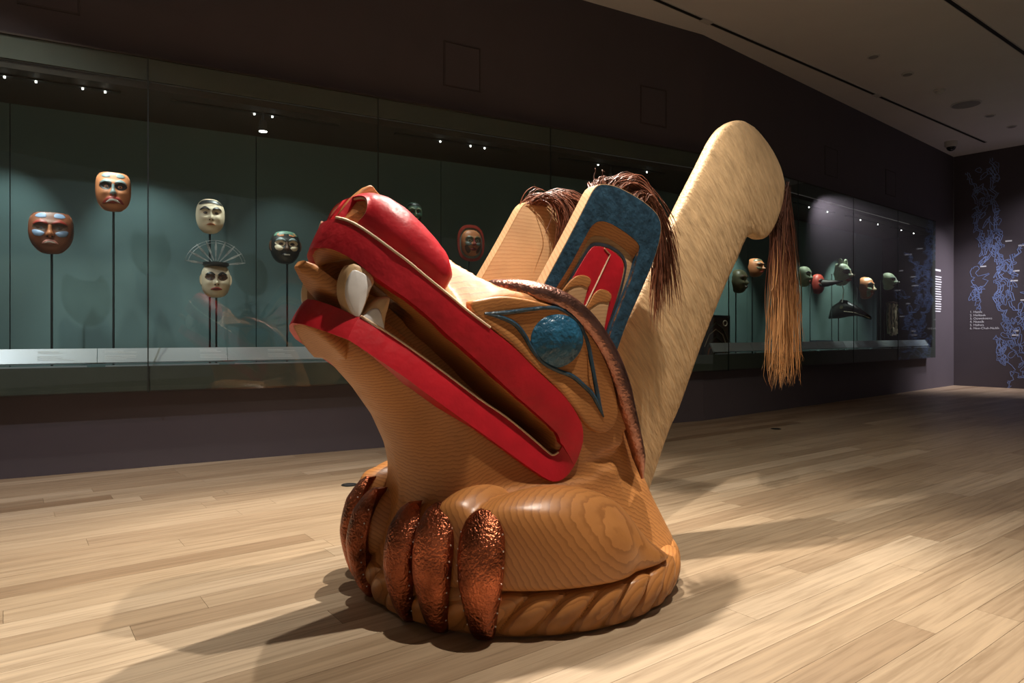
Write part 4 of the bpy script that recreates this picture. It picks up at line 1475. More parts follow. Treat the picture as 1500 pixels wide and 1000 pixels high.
# lips: each a bent band that runs from one mouth corner round the front to the other
up_top = [(0.837, 0.0, 1.390), (0.833, 0.055, 1.389), (0.82, 0.106, 1.375), (0.799, 0.153, 1.351), (0.764, 0.201, 1.311), (0.721, 0.236, 1.269), (0.669, 0.249, 1.231), (0.615, 0.255, 1.192), (0.52, 0.267, 1.125), (0.461, 0.275, 1.081), (0.367, 0.287, 1.019), (0.272, 0.3, 0.953), (0.179, 0.312, 0.872), (0.108, 0.321, 0.814), (0.04, 0.33, 0.754), (-0.011, 0.336, 0.689), (-0.034, 0.339, 0.641), (-0.035, 0.34, 0.588), (-0.017, 0.337, 0.537), (0.005, 0.334, 0.5)]
up_bot = [(0.885, 0.0, 1.293), (0.871, 0.087, 1.283), (0.852, 0.131, 1.267), (0.827, 0.167, 1.243), (0.786, 0.206, 1.2), (0.741, 0.233, 1.159), (0.688, 0.247, 1.122), (0.61, 0.256, 1.066), (0.523, 0.267, 0.991), (0.484, 0.272, 0.962), (0.356, 0.289, 0.857), (0.272, 0.3, 0.785), (0.185, 0.311, 0.716), (0.092, 0.323, 0.637), (0.074, 0.325, 0.612), (0.066, 0.327, 0.585), (0.055, 0.328, 0.577)]
lo_out = [(0.005, 0.334, 0.5), (0.034, 0.331, 0.469), (0.065, 0.327, 0.452), (0.095, 0.323, 0.449), (0.132, 0.318, 0.464), (0.197, 0.309, 0.507), (0.3, 0.296, 0.581), (0.41, 0.282, 0.66), (0.583, 0.259, 0.783), (0.719, 0.242, 0.882), (0.866, 0.222, 0.983), (0.915, 0.14, 1.012), (0.944, 0.065, 1.031), (0.955, 0.0, 1.037)]
lo_in = [(0.055, 0.322, 0.577), (0.065, 0.312, 0.551), (0.087, 0.302, 0.541), (0.115, 0.29, 0.563), (0.163, 0.284, 0.603), (0.28, 0.269, 0.694), (0.391, 0.254, 0.767), (0.549, 0.234, 0.88), (0.672, 0.218, 0.964), (0.748, 0.208, 1.013), (0.819, 0.199, 1.055), (0.870, 0.12, 1.092), (0.898, 0.055, 1.112), (0.905, 0.0, 1.118)]


def both(P):
    return [(x, -y, z) for x, y, z in P[::-1][:-1]] + P if abs(P[0][1]) < 1e-6 else P + [(x, -y, z) for x, y, z in P[::-1][1:]]


def outward(P, d):
    """push a line away from the snout's axis in plan"""
    o = []
    for x, y, z in P:
        if x > 0.66:
            nx, ny = (x - 0.66) / 0.05, y / 0.062
        else:
            nx, ny = 0.13, math.copysign(1, y)
        n = math.hypot(nx, ny) or 1
        o.append((x + nx / n * d, y + ny / n * d, z))
    return np.array(o)


def pair(A, B, n):
    return resample(A, n), resample(B, n)


a_, b_ = resample(catmull(up_top, 4), 61), resample(catmull(up_bot, 4), 61)
A = both([tuple(p) for p in a_])
B = both([tuple(p) for p in b_])
A, B = outward(A, 0.010), outward(B, 0.010)
inn = -outward(np.zeros((1, 3)) if False else A, 1.0) + A
strip('upper_lip', A, B, inn * 0.05, 'paint_red', sculpt, cross=6, crown=0.003)
a_ = np.concatenate([resample(catmull(lo_out[:11], 4), 48), resample(lo_out[10:], 14)[1:]])
b_ = np.concatenate([resample(catmull(lo_in[:11], 4), 48), resample(lo_in[10:], 14)[1:]])
A = both([tuple(p) for p in a_])
B = both([tuple(p) for p in b_])
A, B = outward(A, 0.010), outward(B, 0.010)
inn = -outward(A, 1.0) + A
strip('lower_lip', A, B, inn * 0.05 + np.array([0, 0, -0.012]), 'paint_red', sculpt, cross=6, crown=0.003)

for s in (1, -1):
    pl = lambda a, b_, h, s=s: (a, s * (side_l(a) + h), b_)
    sn = lambda a, b_, h, s=s: (a, s * (float(snout_l(a)) + h), b_)
    # cream groove line between lip and nostril
    pth = [(x, s * (y + 0.004), z + 0.004) for x, y, z in outward(up_top[1:11], 0.006)]
    tube_obj('groove_line', catmull(pth, 3), 0.005, 'line_cream', sculpt, 6)
    tube_obj('lip_edge', [(x, s * (y + 0.008), z + 0.003) for x, y, z in catmull(lo_in[1:11], 4)], 0.0045, 'line_cream', sculpt, 6)
    # nostril wing: a long swelling above the lip
    nf, nv = 44, 20
    base_c = resample([(0.795, 1.352), (0.78, 1.332), (0.764, 1.313), (0.721, 1.271), (0.669, 1.233), (0.615, 1.194), (0.56, 1.160), (0.52, 1.150), (0.485, 1.175), (0.470, 1.205)], nf)
    top_c = resample([(0.752, 1.478), (0.735, 1.488), (0.719, 1.491), (0.679, 1.484), (0.624, 1.455), (0.563, 1.407), (0.518, 1.362), (0.487, 1.317), (0.470, 1.27), (0.466, 1.235)], nf)
    V, Fs = [], []
    for i in range(nf):
        fb, zb = base_c[i]
        ft, zt = top_c[i]
        w0 = 0.335 - 0.13 * 0.66
        lb = (0.335 - 0.13 * fb) if fb < 0.66 else w0 * math.sqrt(max(0, 1 - ((fb - 0.66) / 0.182) ** 2))
        lb = max(lb, 0.085) - 0.006
        endk = min(1, (nf - 1 - i) / (nf * 0.22))
        lb = 0.10 + (lb - 0.10) * (0.45 + 0.55 * endk ** 0.5)
        for k in range(nv):
            t = k / (nv - 1) * math.pi / 2
            li = 0.024 + (lb - 0.024) * math.cos(t) ** 0.75
            q = math.sin(t) ** 0.9
            li += 0.024 * math.sin(2 * t) * endk - 0.020 * math.exp(-(t / 0.16) ** 2)
            fwd = 0.050 * max(0.0, 1 - i / 14.0) ** 1.5 * (1 - max(0.0, li - 0.024) / (lb - 0.024)) * (1 - 0.75 * q)
            V.append((fb + fwd + (ft - fb) * q, s * li, zb + (zt - zb) * q))
        V.append((fb + 0.050 * max(0.0, 1 - i / 14.0) ** 1.5, s * 0.024, zb + 0.02 * max(0.0, 1 - i / 14.0)))
    m_ = nv + 1
    for i in range(nf - 1):
        for k in range(m_ - 1):
            Fs.append((i * m_ + k, i * m_ + k + 1, (i + 1) * m_ + k + 1, (i + 1) * m_ + k))
        Fs.append((i * m_ + m_ - 1, i * m_, (i + 1) * m_, (i + 1) * m_ + m_ - 1))
    Fs += [tuple((nf - 1) * m_ + k for k in range(m_))]
    # front end: rim of the nostril and the hole behind it
    c = np.mean([V[k] for k in range(m_)], 0)
    rim = []
    ax = np.array([0.70, 0.45 * s, 0.55])
    for q, (sc, dxx) in enumerate(((0.86, 0.006), (0.78, -0.002), (0.70, -0.03), (0.5, -0.07))):
        base = len(V)
        for k in range(m_):
            p = c + (np.array(V[k]) - c) * sc + ax * dxx
            V.append(tuple(p))
        rim.append(base)
    prev = 0
    for base in rim:
        for k in range(m_):
            k2 = (k + 1) % m_
            Fs.append((prev + k2, prev + k, base + k, base + k2))
        prev = base
    Fs.append(tuple(rim[-1] + k for k in range(m_)))
    nos = fix_normals(mesh_obj('nostril', V, Fs, 'paint_red', sculpt, smooth=True, angle=50))
    # dark hollow and pale lip of the hole
    hp = [np.array(V[rim[2] + k]) + ax * 0.018 for k in range(m_)]
    hc = np.mean(hp, 0)
    Vh = [tuple(p) for p in hp] + [tuple(p - ax * 0.02) for p in hp] + [tuple(hc), tuple(hc - ax * 0.02)]
    Fh = []
    for k in range(m_):
        k2 = (k + 1) % m_
        Fh += [(k, k2, 2 * m_), (m_ + k2, m_ + k, 2 * m_ + 1), (k2, k, m_ + k, m_ + k2)]
    fix_normals(mesh_obj('hole', Vh, Fh, 'cedar_body', nos))
    tube_obj('nostril_rim', [np.array(V[rim[1] + k]) for k in range(nv)], 0.004, 'line_cream', nos, 5)

    # eye field
    pad = [(0.437, 1.112), (0.40, 1.122), (0.328, 1.134), (0.244, 1.131), (0.126, 1.112), (0.052, 1.088), (-0.011, 1.05), (-0.062, 1.005), (-0.115, 0.944), (-0.168, 0.849), (-0.198, 0.76), (-0.209, 0.704), (-0.202, 0.661), (-0.175, 0.625), (-0.128, 0.613), (-0.082, 0.627), (-0.036, 0.667), (0.008, 0.719), (0.089, 0.803), (0.185, 0.882), (0.272, 0.958), (0.372, 1.029), (0.437, 1.078)]
    pc = catmull(pad, 3, True)
    field = slab('eye_socket', pc, pl, 0.010, -0.05, 'cedar_body', sculpt, 0.010, bulge=-0.012, rings=6, center=(0.085, 0.95))
    # eyeball
    ring = [(0.075 + 0.119 * math.cos(a) * 1.0 - 0.012 * math.sin(a), 0.978 + 0.106 * math.sin(a)) for a in np.linspace(0, 2 * math.pi, 40, endpoint=False)]
    slab('eye', ring, pl, 0.006, -0.02, 'paint_eye_blue', sculpt, 0.006, bulge=0.030, rings=7)
    # eyelid lines
    lu = [(0.389, 1.072), (0.3, 1.077), (0.209, 1.089), (0.126, 1.098), (0.071, 1.092), (0.010, 1.064), (-0.036, 1.013), (-0.062, 0.957), (-0.078, 0.892), (-0.096, 0.812), (-0.118, 0.725), (-0.135, 0.676)]
    ll = [(0.389, 1.072), (0.328, 1.061), (0.266, 1.037), (0.226, 0.998), (0.190, 0.942), (0.143, 0.894), (0.077, 0.862), (0.012, 0.840), (-0.036, 0.806), (-0.088, 0.759), (-0.135, 0.676)]
    for nm, ln in (('upper_eyelid_line', lu), ('lower_eyelid_line', ll)):
        cc = resample(catmull(ln, 5), 50)
        tn_ = np.gradient(cc, axis=0)
        tn_ /= np.linalg.norm(tn_, axis=1)[:, None]
        nn = np.stack([-tn_[:, 1], tn_[:, 0]], 1)
        wd = 0.0075 * np.interp(np.linspace(0, 1, 50), [0, 0.1, 0.9, 1], [0.5, 1, 1, 0.3])[:, None]
        A = [pl(p[0], p[1], 0.009) for p in cc + nn * wd]
        B = [pl(p[0], p[1], 0.009) for p in cc - nn * wd]
        strip(nm, A, B, (0, -s * 0.02, 0), 'paint_blue', sculpt, cross=2, crown=0.003)
    for tri in ([(0.318, 1.066), (0.272, 1.048), (0.155, 1.083)], [(-0.060, 0.925), (-0.066, 0.815), (-0.098, 0.755), (-0.080, 0.85)]):
        slab('eye_corner', resample(tri + tri[:1], 13)[:-1], pl, 0.006, -0.01, 'cedar_body', sculpt, 0.002, rings=2)

    # copper brow, a riveted strip along the edge of the head
    bw = [(0.245, 0.110, 1.172), (0.233, 0.13, 1.176), (0.219, 0.19, 1.172), (0.189, 0.235, 1.168), (0.138, 0.27, 1.157), (0.071, 0.295, 1.135), (0.0, 0.312, 1.102), (-0.068, 0.326, 1.051), (-0.127, 0.336, 0.987), (-0.181, 0.345, 0.91), (-0.224, 0.353, 0.822), (-0.262, 0.357, 0.716), (-0.307, 0.356, 0.602), (-0.344, 0.356, 0.498), (-0.366, 0.356, 0.405)]
    bp_ = catmull(bw, 4)
    rad = np.interp(np.linspace(0, 1, len(bp_)), [0, 0.03, 0.08, 0.4, 0.75, 0.93, 1], [0.012, 0.028, 0.034, 0.043, 0.042, 0.028, 0.006])
    brow = tube_obj('brow', [(x, s * y, z) for x, y, z in bp_], rad, 'copper_brow', sculpt, 12)

    # ear: a plank leaning back, painted outside with a carved red panel
    LE = 0.26
    ep = lambda a, b_, h, s=s: (a, s * h, b_)
    ear_o = [(0.085, 1.185), (-0.053, 1.388), (-0.143, 1.526), (-0.175, 1.575), (-0.200, 1.600), (-0.235, 1.614), (-0.326, 1.613), (-0.458, 1.581), (-0.545, 1.545), (-0.585, 1.515), (-0.598, 1.48), (-0.592, 1.43), (-0.557, 1.34), (-0.48, 1.21), (-0.385, 1.061), (-0.301, 0.9)]
    rec = [(0.033, 1.167), (-0.053, 1.275), (-0.126, 1.379), (-0.17, 1.438), (-0.213, 1.461), (-0.269, 1.461), (-0.349, 1.438), (-0.432, 1.402), (-0.458, 1.378), (-0.449, 1.341), (-0.419, 1.257), (-0.36, 1.148), (-0.301, 1.043), (-0.235, 0.90)]
    pan = [(-0.003, 1.161), (-0.088, 1.256), (-0.151, 1.353), (-0.183, 1.392), (-0.226, 1.407), (-0.295, 1.401), (-0.376, 1.37), (-0.436, 1.334), (-0.447, 1.293), (-0.412, 1.192), (-0.34, 1.061), (-0.265, 0.90)]
    ear = slab('ear', [tuple(p) for p in resample(catmull(ear_o, 4), 70)] + [(-0.20, 0.88), (0.0, 0.95)], ep, LE - 0.030, LE - 0.055, 'cedar_pale', sculpt, 0.004, bulge_back=0.05, rings=3, center=(-0.25, 1.25))
    n_ = 70
    ro, ri = resample(catmull(ear_o, 4), n_), resample(catmull(rec, 4), n_)
    rp = resample(catmull(pan, 4), n_)
    strip('ear_rim', [ep(p[0], p[1], LE) for p in ro], [ep(p[0], p[1], LE) for p in ri], (0, -s * 0.034, 0), 'paint_blue', ear, cross=4, crown=0.002)
    tg_ = np.gradient(ro, axis=0)
    tg_ /= np.linalg.norm(tg_, axis=1)[:, None]
    on = np.stack([-tg_[:, 1], tg_[:, 0]], 1)
    on *= np.sign(np.sum(on * (ro - np.array([-0.25, 1.2])), 1))[:, None]
    oo = ro + on * 0.004
    strip('ear_edge', [ep(p[0], p[1], LE - 0.002) for p in oo], [ep(p[0], p[1], LE - 0.055) for p in oo], np.stack([-on[:, 0] * 0.0035, on[:, 0] * 0, -on[:, 1] * 0.0035], 1), 'cedar_pale', ear, cross=1)
    strip('ear_hollow', [ep(p[0], p[1], LE - 0.003) for p in ri], [ep(p[0], p[1], LE - 0.026) for p in rp], (0, -s * 0.01, 0), 'cedar_body', ear, cross=3)
    slab('ear_panel', [tuple(p) for p in rp], ep, LE - 0.026, LE - 0.034, 'cedar_pale', ear, 0.002, rings=2, center=(-0.24, 1.2))
    blk = [(-0.025, 1.162), (-0.106, 1.272), (-0.171, 1.354), (-0.214, 1.377), (-0.295, 1.373), (-0.365, 1.346), (-0.399, 1.308), (-0.395, 1.258), (-0.353, 1.142), (-0.295, 1.027), (-0.24, 0.92)]
    cb_ = resample(catmull(blk, 5), 60)
    cen = np.array([-0.22, 1.15])
    ci = cb_ + (cen - cb_) / np.linalg.norm(cen - cb_, axis=1)[:, None] * 0.013
    strip('ear_line', [ep(p[0], p[1], LE - 0.022) for p in cb_], [ep(p[0], p[1], LE - 0.022) for p in ci], (0, -s * 0.006, 0), 'paint_ear_black', ear, cross=1)
    red = [(-0.036, 1.160), (-0.118, 1.270), (-0.186, 1.350), (-0.226, 1.362), (-0.289, 1.356), (-0.350, 1.331), (-0.381, 1.296), (-0.371, 1.239), (-0.324, 1.124), (-0.261, 0.987), (-0.23, 0.93)]
    slab('ear_red_field', [tuple(p) for p in resample(catmull(red, 4), 50)], ep, LE - 0.020, LE - 0.028, 'paint_red', ear, 0.002, rings=2, center=(-0.23, 1.2))
    for lb_, cp_ in (([(-0.030, 1.168), (-0.076, 1.195), (-0.118, 1.206), (-0.175, 1.215), (-0.133, 1.100), (-0.10, 1.04)], [(-0.014, 1.159), (-0.054, 1.200), (-0.091, 1.228), (-0.129, 1.238), (-0.165, 1.232), (-0.179, 1.215), (-0.160, 1.189), (-0.118, 1.197), (-0.054, 1.182)]),
                     ([(-0.148, 1.086), (-0.205, 1.143), (-0.25, 1.150), (-0.295, 1.158), (-0.25, 0.985), (-0.19, 0.96)], [(-0.148, 1.094), (-0.180, 1.140), (-0.205, 1.169), (-0.238, 1.185), (-0.280, 1.178), (-0.299, 1.158), (-0.283, 1.132), (-0.233, 1.133), (-0.183, 1.109)])):
        slab('ear_lobe', resample(lb_ + lb_[:1], 30)[:-1], ep, LE - 0.016, LE - 0.026, 'cedar_pale', ear, 0.003, rings=2)
        slab('lobe_hollow', catmull(cp_, 3, True), ep, LE - 0.013, LE - 0.022, 'cedar_body', ear, 0.002, rings=2)
    tube_obj('ear_groove', [ep(-0.262, 1.357, LE - 0.019), ep(-0.295, 1.332, LE - 0.018), ep(-0.22, 1.216, LE - 0.018), ep(-0.144, 1.10, LE - 0.018)], 0.003, 'line_cream', ear, 5)

    # hair along the back of the ear's top
    rnd = random.Random(5 + s)
    hair = []
    locks = [([(-0.30, 0.235, 1.600), (-0.36, 0.225, 1.650), (-0.45, 0.215, 1.665), (-0.56, 0.20, 1.625), (-0.65, 0.20, 1.52), (-0.70, 0.20, 1.38), (-0.72, 0.20, 1.22), (-0.735, 0.20, 1.02)], 230, 0.06, 0.034),
             ([(-0.44, 0.235, 1.580), (-0.50, 0.225, 1.620), (-0.57, 0.215, 1.590), (-0.635, 0.21, 1.50), (-0.67, 0.21, 1.36), (-0.69, 0.21, 1.20), (-0.70, 0.21, 1.08)], 160, 0.05, 0.028),
             ([(-0.575, 0.235, 1.520), (-0.605, 0.225, 1.530), (-0.625, 0.22, 1.44), (-0.625, 0.22, 1.30), (-0.62, 0.22, 1.12), (-0.615, 0.22, 0.96)], 90, 0.03, 0.013),
             ([(-0.235, 0.235, 1.602), (-0.255, 0.225, 1.640), (-0.31, 0.215, 1.650), (-0.36, 0.21, 1.625), (-0.40, 0.20, 1.600)], 110, 0.03, 0.014),
             ([(-0.26, 0.205, 1.600), (-0.30, 0.165, 1.640), (-0.36, 0.13, 1.61), (-0.385, 0.115, 1.50), (-0.375, 0.11, 1.36), (-0.35, 0.11, 1.20)], 230, 0.045, 0.030)]
    for path, num, rs, sp in locks:
        for i in range(num):
            e = resample(catmull(path, 4), 14)
            cut = rnd.uniform(0.55, 1.0)
            e = resample(e[:max(5, int(14 * cut))], 14)
            g1, g2, g3 = rnd.gauss(0, 1), rnd.gauss(0, 1), rnd.gauss(0, 1)
            ph, am = rnd.uniform(0, 6), rnd.uniform(0.002, 0.008)
            r_ = rnd.gauss(0, rs * 0.5)
            wild = rnd.random() < 0.07
            pts = []
            for j in range(14):
                q = j / 13
                k_ = 0.5 + 0.9 * q
                x, y, z = e[j]
                x += r_ * (1 - q) + g1 * sp * k_ * (q ** 0.5) + am * math.sin(q * 9 + ph)
                y += g2 * 0.012 * k_ + am * math.cos(q * 8 + ph)
                z += g3 * sp * 0.6 * min(1, q * 3) * (1 - 0.5 * q) + (0.0 if not wild else 0.05 * q * (1 if g3 > 0 else -0.4))
                pts.append((x + (0.05 * q if wild else 0), s * y, z))
            hair.append((pts, rnd.uniform(0.8, 2.0)))
    strands('hair', hair, 'hair_ear', ear, 0.0012, 3 + s)

    # fangs with shell faces
    fu = [(0.841, 1.224), (0.814, 1.222), (0.78, 1.202), (0.766, 1.173), (0.778, 1.144), (0.791, 1.107), (0.807, 1.065), (0.819, 1.045), (0.837, 1.056), (0.854, 1.09), (0.866, 1.13), (0.863, 1.18)]
    fl_ = [(0.815, 1.046), (0.780, 1.088), (0.757, 1.111), (0.733, 1.124), (0.712, 1.122), (0.717, 1.089), (0.727, 1.055), (0.736, 1.00), (0.77, 0.985)]
    fp = lambda a, b_, h, s=s: (a, s * (0.285 - 0.13 * a + h), b_)
    for nm, po, cs in (('upper_fang', fu, (0.818, 1.135)), ('lower_fang', fl_, (0.757, 1.05))):
        q = catmull(po, 3, True)
        fg = slab(nm, q, fp, 0.018, -0.045, 'tooth_wood', sculpt, 0.012, bulge=0.006, bulge_back=0.01, rings=4)
        c = np.mean(q, 0)
        if nm == 'upper_fang':
            q2 = [c + (np.array(p) - c) * 0.84 + np.array([0.005, -0.006]) for p in q]
        else:
            q2 = [(0.812, 1.044), (0.795, 1.068), (0.775, 1.082), (0.755, 1.080), (0.744, 1.05), (0.738, 1.01), (0.768, 0.99)]
            q2 = catmull(q2, 3, True)
        slab('shell_face', q2, fp, 0.027, 0.008, 'shell_white', fg, 0.006, bulge=0.004, rings=3)

# nose ridge between the nostrils
rg = [(0.826, 1.370), (0.809, 1.398), (0.786, 1.439), (0.755, 1.479), (0.716, 1.515), (0.697, 1.528), (0.683, 1.526), (0.665, 1.508), (0.60, 1.455), (0.52, 1.39), (0.45, 1.325), (0.48, 1.28), (0.68, 1.36), (0.79, 1.35)]
slab('nose_ridge', catmull(rg, 3, True), lambda a, b_, h: (a, h, b_), 0.024, -0.024, 'cedar_body', sculpt, 0.006, rings=3, center=(0.70, 1.42))

# ------------------------------------------------------------------ tall fin on the back
fin_o = [(-0.50, 0.90), (-0.734, 1.214), (-1.029, 1.64), (-1.204, 1.88), (-1.335, 2.06), (-1.434, 2.145), (-1.556, 2.195), (-1.703, 2.18), (-1.857, 2.101), (-1.972, 1.996), (-2.02, 1.879), (-1.99, 1.765), (-1.908, 1.633), (-1.829, 1.564), (-1.765, 1.547), (-1.70, 1.558), (-1.650, 1.562), (-1.602, 1.519), (-1.53, 1.413), (-1.415, 1.257), (-1.204, 0.933), (-1.029, 0.629), (-0.938, 0.504), (-0.803, 0.255), (-0.72, 0.14), (-0.50, 0.14), (-0.40, 0.5)]
fo = np.array(catmull(fin_o, 3, True))
nfo = len(fo)
step = 0.0165
gx = np.arange(-2.06, -0.36, step)
gz = np.arange(0.10, 2.24, step)
gy = np.arange(-0.10, 0.1001, step * 0.6)
GX, GZ = np.meshgrid(gx, gz, indexing='ij')
fd = poly_sdf(fo, GX, GZ)
# thickness: thin leading edge, swelling towards the middle, a ridge in the hooked top
inner = np.clip(-fd, 0, 1)
wide = 0.030 + 0.045 * (1 - np.exp(-inner / 0.12))
Dfin = np.empty((len(gx), len(gy), len(gz)))
fy, fin_y0 = gy, gy[0]
for j, y in enumerate(gy):
    Dfin[:, j, :] = smax(fd, np.abs(y) - wide, 0.008)
# anisotropic grid: scale y afterwards
Vf, Ff = surface_nets(Dfin, (0, 0, 0), 1.0)
Vf = Vf * np.array([step, step * 0.6, step]) + np.array([gx[0], gy[0], gz[0]])
me = bpy.data.meshes.new('fin')
me.from_pydata(Vf.tolist(), [], Ff.tolist())
me.materials.append(MATS['adzed_fin'])
bm = bmesh.new()
bm.from_mesh(me)
for _ in range(3):
    bmesh.ops.smooth_vert(bm, verts=bm.verts, factor=0.5, use_axis_x=True, use_axis_y=True, use_axis_z=True)
bmesh.ops.recalc_face_normals(bm, faces=bm.faces)
bm.to_mesh(me)
bm.free()
me.polygons.foreach_set('use_smooth', [True] * len(me.polygons))
fin = bpy.data.objects.new('fin', me)
COL.objects.link(fin)
fin.parent = sculpt

# horse-hair tail on the fin's hooked back edge
rnd = random.Random(77)
hair = []
for i in range(330):
    t = rnd.random()
    x0 = np.interp(t, [0, 0.5, 1], [-2.01, -2.0, -1.92])
    z0 = np.interp(t, [0, 0.5, 1], [1.90, 1.76, 1.64])
    y0 = rnd.uniform(-0.055, 0.055)
    ln = rnd.uniform(0.70, 1.10) if rnd.random() < 0.8 else rnd.uniform(0.35, 0.7)
    zend = rnd.uniform(0.66, 0.98) if rnd.random() < 0.75 else rnd.uniform(0.9, 1.3)
    lock = math.floor(rnd.random() * 7)
    lx = -2.16 + 0.043 * lock + rnd.gauss(0, 0.009)
    lx_end = rnd.gauss(0, 0.02)
    lyy = rnd.gauss(0, 0.03)
    pts = []
    a1, a2, ph = rnd.uniform(0.004, 0.014), rnd.uniform(0, 0.012), lock * 1.3 + rnd.gauss(0, 0.5)
    for j in range(17):
        q = j / 16
        out_ = 1 - math.exp(-q * 4.5)
        x = x0 + (lx - x0) * out_ + lx_end * q * q - 0.02 * math.sin(min(1, q * 6) * math.pi / 2) + a1 * math.sin(q * 7 + ph) + a2 * math.sin(q * 17 + ph) * q
        y = y0 + (lyy - y0) * out_ * 0.8 + a1 * math.cos(q * 6 + ph)
        z = z0 + 0.03 * math.exp(-((q - 0.05) / 0.05) ** 2) - (z0 - zend) * q ** 0.93
        if q > 0.9:
            x += rnd.uniform(-0.045, 0.045) * (q - 0.9) * 10
        pts.append((x, y, z))
    hair.append((pts, rnd.uniform(0.9, 2.2)))
strands('tail_hair', hair, 'hair_fin', fin, 0.0015, 9)

# ------------------------------------------------------------------ twisted-rope base ring
nphi, nz_ = 720, 22
V, Fs = [], []
NT = 32
for i in range(nphi):
    ph = 2 * math.pi * i / nphi
    for k in range(nz_):
        v = k / (nz_ - 1)
        # outer profile from the floor up and over
        a = v * math.pi * 0.72
        z = 0.012 + 0.150 * (v ** 0.8)
        r = 0.600 + 0.062 * math.sin(math.pi * (0.14 + 0.86 * v) * 0.92) ** 0.6
        if v > 0.86:
            r -= (v - 0.86) / 0.14 * 0.06
        s_ = (ph * NT / (2 * math.pi) - v * 0.95) % 1.0
        lobe = abs(math.sin(math.pi * s_)) ** 0.55
        r += -0.034 * (1 - lobe) * math.sin(math.pi * min(1, 0.1 + v * 0.95)) ** 0.5
        z -= 0.010 * (1 - lobe) * v
        V.append((r * math.cos(ph), r * math.sin(ph), z))
for i in range(nphi):
    i2 = (i + 1) % nphi
    for k in range(nz_ - 1):
        Fs.append((i * nz_ + k, i2 * nz_ + k, i2 * nz_ + k + 1, i * nz_ + k + 1))
Fs.append(tuple(i * nz_ for i in range(nphi))[::-1])
Fs.append(tuple(i * nz_ + nz_ - 1 for i in range(nphi)))
fix_normals(mesh_obj('rope_ring', V, Fs, 'cedar_rope', sculpt, smooth=True, angle=60))
V = [(r * math.cos(2 * math.pi * i / 96), r * math.sin(2 * math.pi * i / 96), z) for z, r in ((0.0, 0.615), (0.02, 0.615)) for i in range(96)]
Fs = [tuple(range(96))[::-1], tuple(range(96, 192))] + [(i, (i + 1) % 96, 96 + (i + 1) % 96, 96 + i) for i in range(96)]
mesh_obj('base_plate', V, Fs, 'cedar_rope', sculpt)


# ------------------------------------------------------------------ paws and copper claws
def capsule(X, Y, Z, a, b_, r0, r1):
    a, b_ = np.array(a), np.array(b_)
    e = b_ - a
    t = np.clip(((X - a[0]) * e[0] + (Y - a[1]) * e[1] + (Z - a[2]) * e[2]) / (e @ e), 0, 1)
    return np.sqrt((X - a[0] - e[0] * t) ** 2 + (Y - a[1] - e[1] * t) ** 2 + (Z - a[2] - e[2] * t) ** 2) - (r0 + (r1 - r0) * t)


RIVET = bpy.data.meshes.new('rivet')
bm = bmesh.new()
bmesh.ops.create_icosphere(bm, subdivisions=1, radius=0.0036)
bm.to_mesh(RIVET)
bm.free()
RIVET.materials.append(MATS['rivet_steel'])
ps = 0.011
px_ = np.arange(-0.42, 0.70, ps)
py_ = np.arange(-0.02, 0.70, ps)
pz_ = np.arange(0.10, 0.52, ps)
PX, PY, PZ = px_[:, None, None], py_[None, :, None], pz_[None, None, :]


def ellipsoid(c, ax, r):
    """ellipsoid with its first axis along ax (level), radii r"""
    ax = np.array(ax) / np.linalg.norm(ax)
    dx_, dy_, dz_ = PX - c[0], PY - c[1], PZ - c[2]
    a_ = (dx_ * ax[0] + dy_ * ax[1]) / r[0]
    b_ = (-dx_ * ax[1] + dy_ * ax[0]) / r[1]
    return (np.sqrt(a_ ** 2 + b_ ** 2 + (dz_ / r[2]) ** 2) - 1) * min(r) * 0.9


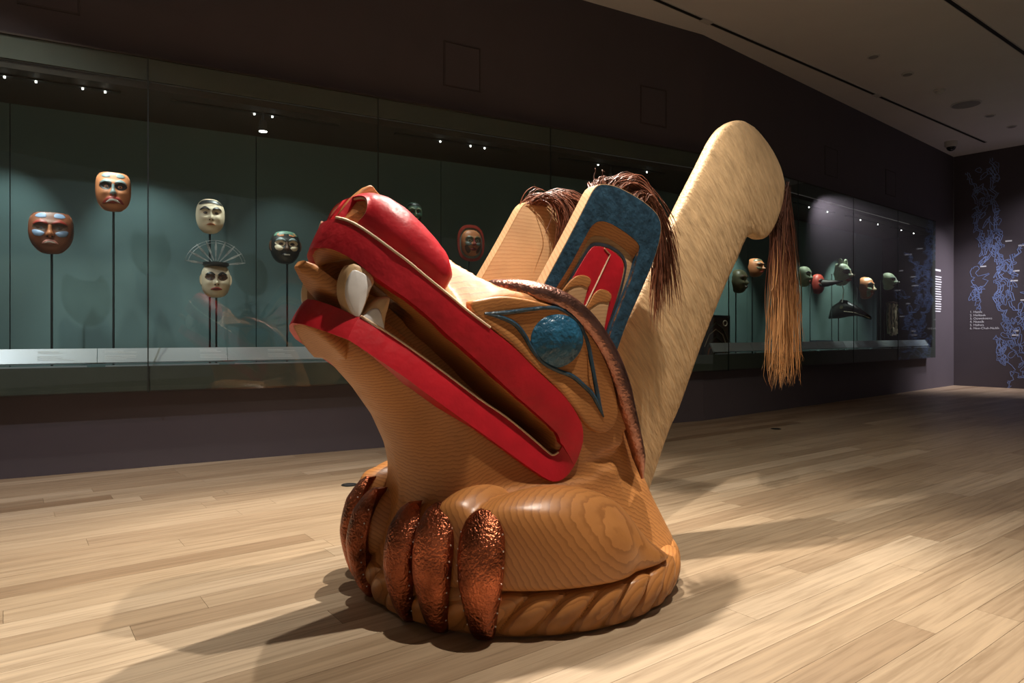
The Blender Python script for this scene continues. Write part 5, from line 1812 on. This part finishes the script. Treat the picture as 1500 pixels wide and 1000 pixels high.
D = ellipsoid((0.44, 0.135, 0.25), (1, 0.15), (0.24, 0.105, 0.165))
D = smin(D, ellipsoid((0.40, 0.275, 0.275), (0.92, 0.25), (0.29, 0.125, 0.195)), 0.006)
t3 = ellipsoid((0.235, 0.435, 0.262), (-0.97, 0.16), (0.37, 0.178, 0.205))
t3 = smin(t3, capsule(PX, PY, PZ, (0.06, 0.47, 0.23), (-0.24, 0.575, 0.11), 0.155, 0.06), 0.05)
t3 = smin(t3, capsule(PX, PY, PZ, (0.44, 0.44, 0.20), (0.10, 0.56, 0.20), 0.12, 0.12), 0.06)
D = smin(D, t3, 0.006)
D = smax(D, np.hypot(PX, PY) - 0.654 - np.clip(PX - 0.45, 0, 1) * 0.08 + 0 * PZ, 0.035)
D = smax(D, 0.158 - PZ + 0 * D, 0.015)
for s in (1, -1):
    if s == 1:
        pw = net_obj('paw', D, (px_[0], py_[0], pz_[0]), ps, 'cedar_paw', sculpt, relax=2)
    else:
        pw = net_obj('paw', D[:, ::-1, :], (px_[0], -py_[-1], pz_[0]), ps, 'cedar_paw', sculpt, relax=2)
    for (cf, cl, zt, wmax, bow) in ((0.645, 0.155, 0.405, 0.066, 0.060), (0.606, 0.300, 0.425, 0.074, 0.060), (0.515, 0.445, 0.415, 0.079, 0.058)):
        er = Vector((cf, cl * s, 0)).normalized()
        et = Vector((-er.y, er.x, 0))
        rad = math.hypot(cf, cl)
        ns_, nc = 26, 15
        V, Fs = [], []
        for i in range(ns_):
            q = i / (ns_ - 1)
            z = zt * (1 - q) ** 1.0 + 0.004
            wv = np.interp(q, [0, 0.03, 0.08, 0.18, 0.35, 0.55, 0.8, 0.95, 1.0], [0.30, 0.56, 0.76, 0.94, 1.0, 0.92, 0.68, 0.54, 0.42]) * wmax
            rc = rad - 0.060 + bow * math.sin(math.pi * min(1, 0.08 + q * 0.92)) ** 0.8 - 0.018 * (1 - q) + 0.012 * q
            dome = np.interp(q, [0, 0.05, 0.2, 0.5, 0.9, 1.0], [0.012, 0.032, 0.055, 0.060, 0.042, 0.028])
            for k in range(nc):
                a = math.pi * k / (nc - 1)
                p = er * (rc + dome * math.sin(a) ** 0.8) + et * (wv * math.cos(a))
                V.append((p.x, p.y, z))
            p = er * (rc - 0.045)
            V.append((p.x, p.y, z))
        m_ = nc + 1
        for i in range(ns_ - 1):
            for k in range(m_):
                k2 = (k + 1) % m_
                Fs.append((i * m_ + k, i * m_ + k2, (i + 1) * m_ + k2, (i + 1) * m_ + k))
        Fs += [tuple(range(m_)), tuple((ns_ - 1) * m_ + k for k in range(m_))[::-1]]
        claw = fix_normals(mesh_obj('claw', V, Fs, 'copper', sculpt, smooth=True, angle=50))
        for i in range(4, ns_ - 2, 3):
            for k in (1, nc - 2):
                rv = bpy.data.objects.new('rivet', RIVET)
                COL.objects.link(rv)
                rv.parent = claw
                rv.location = V[i * m_ + k]
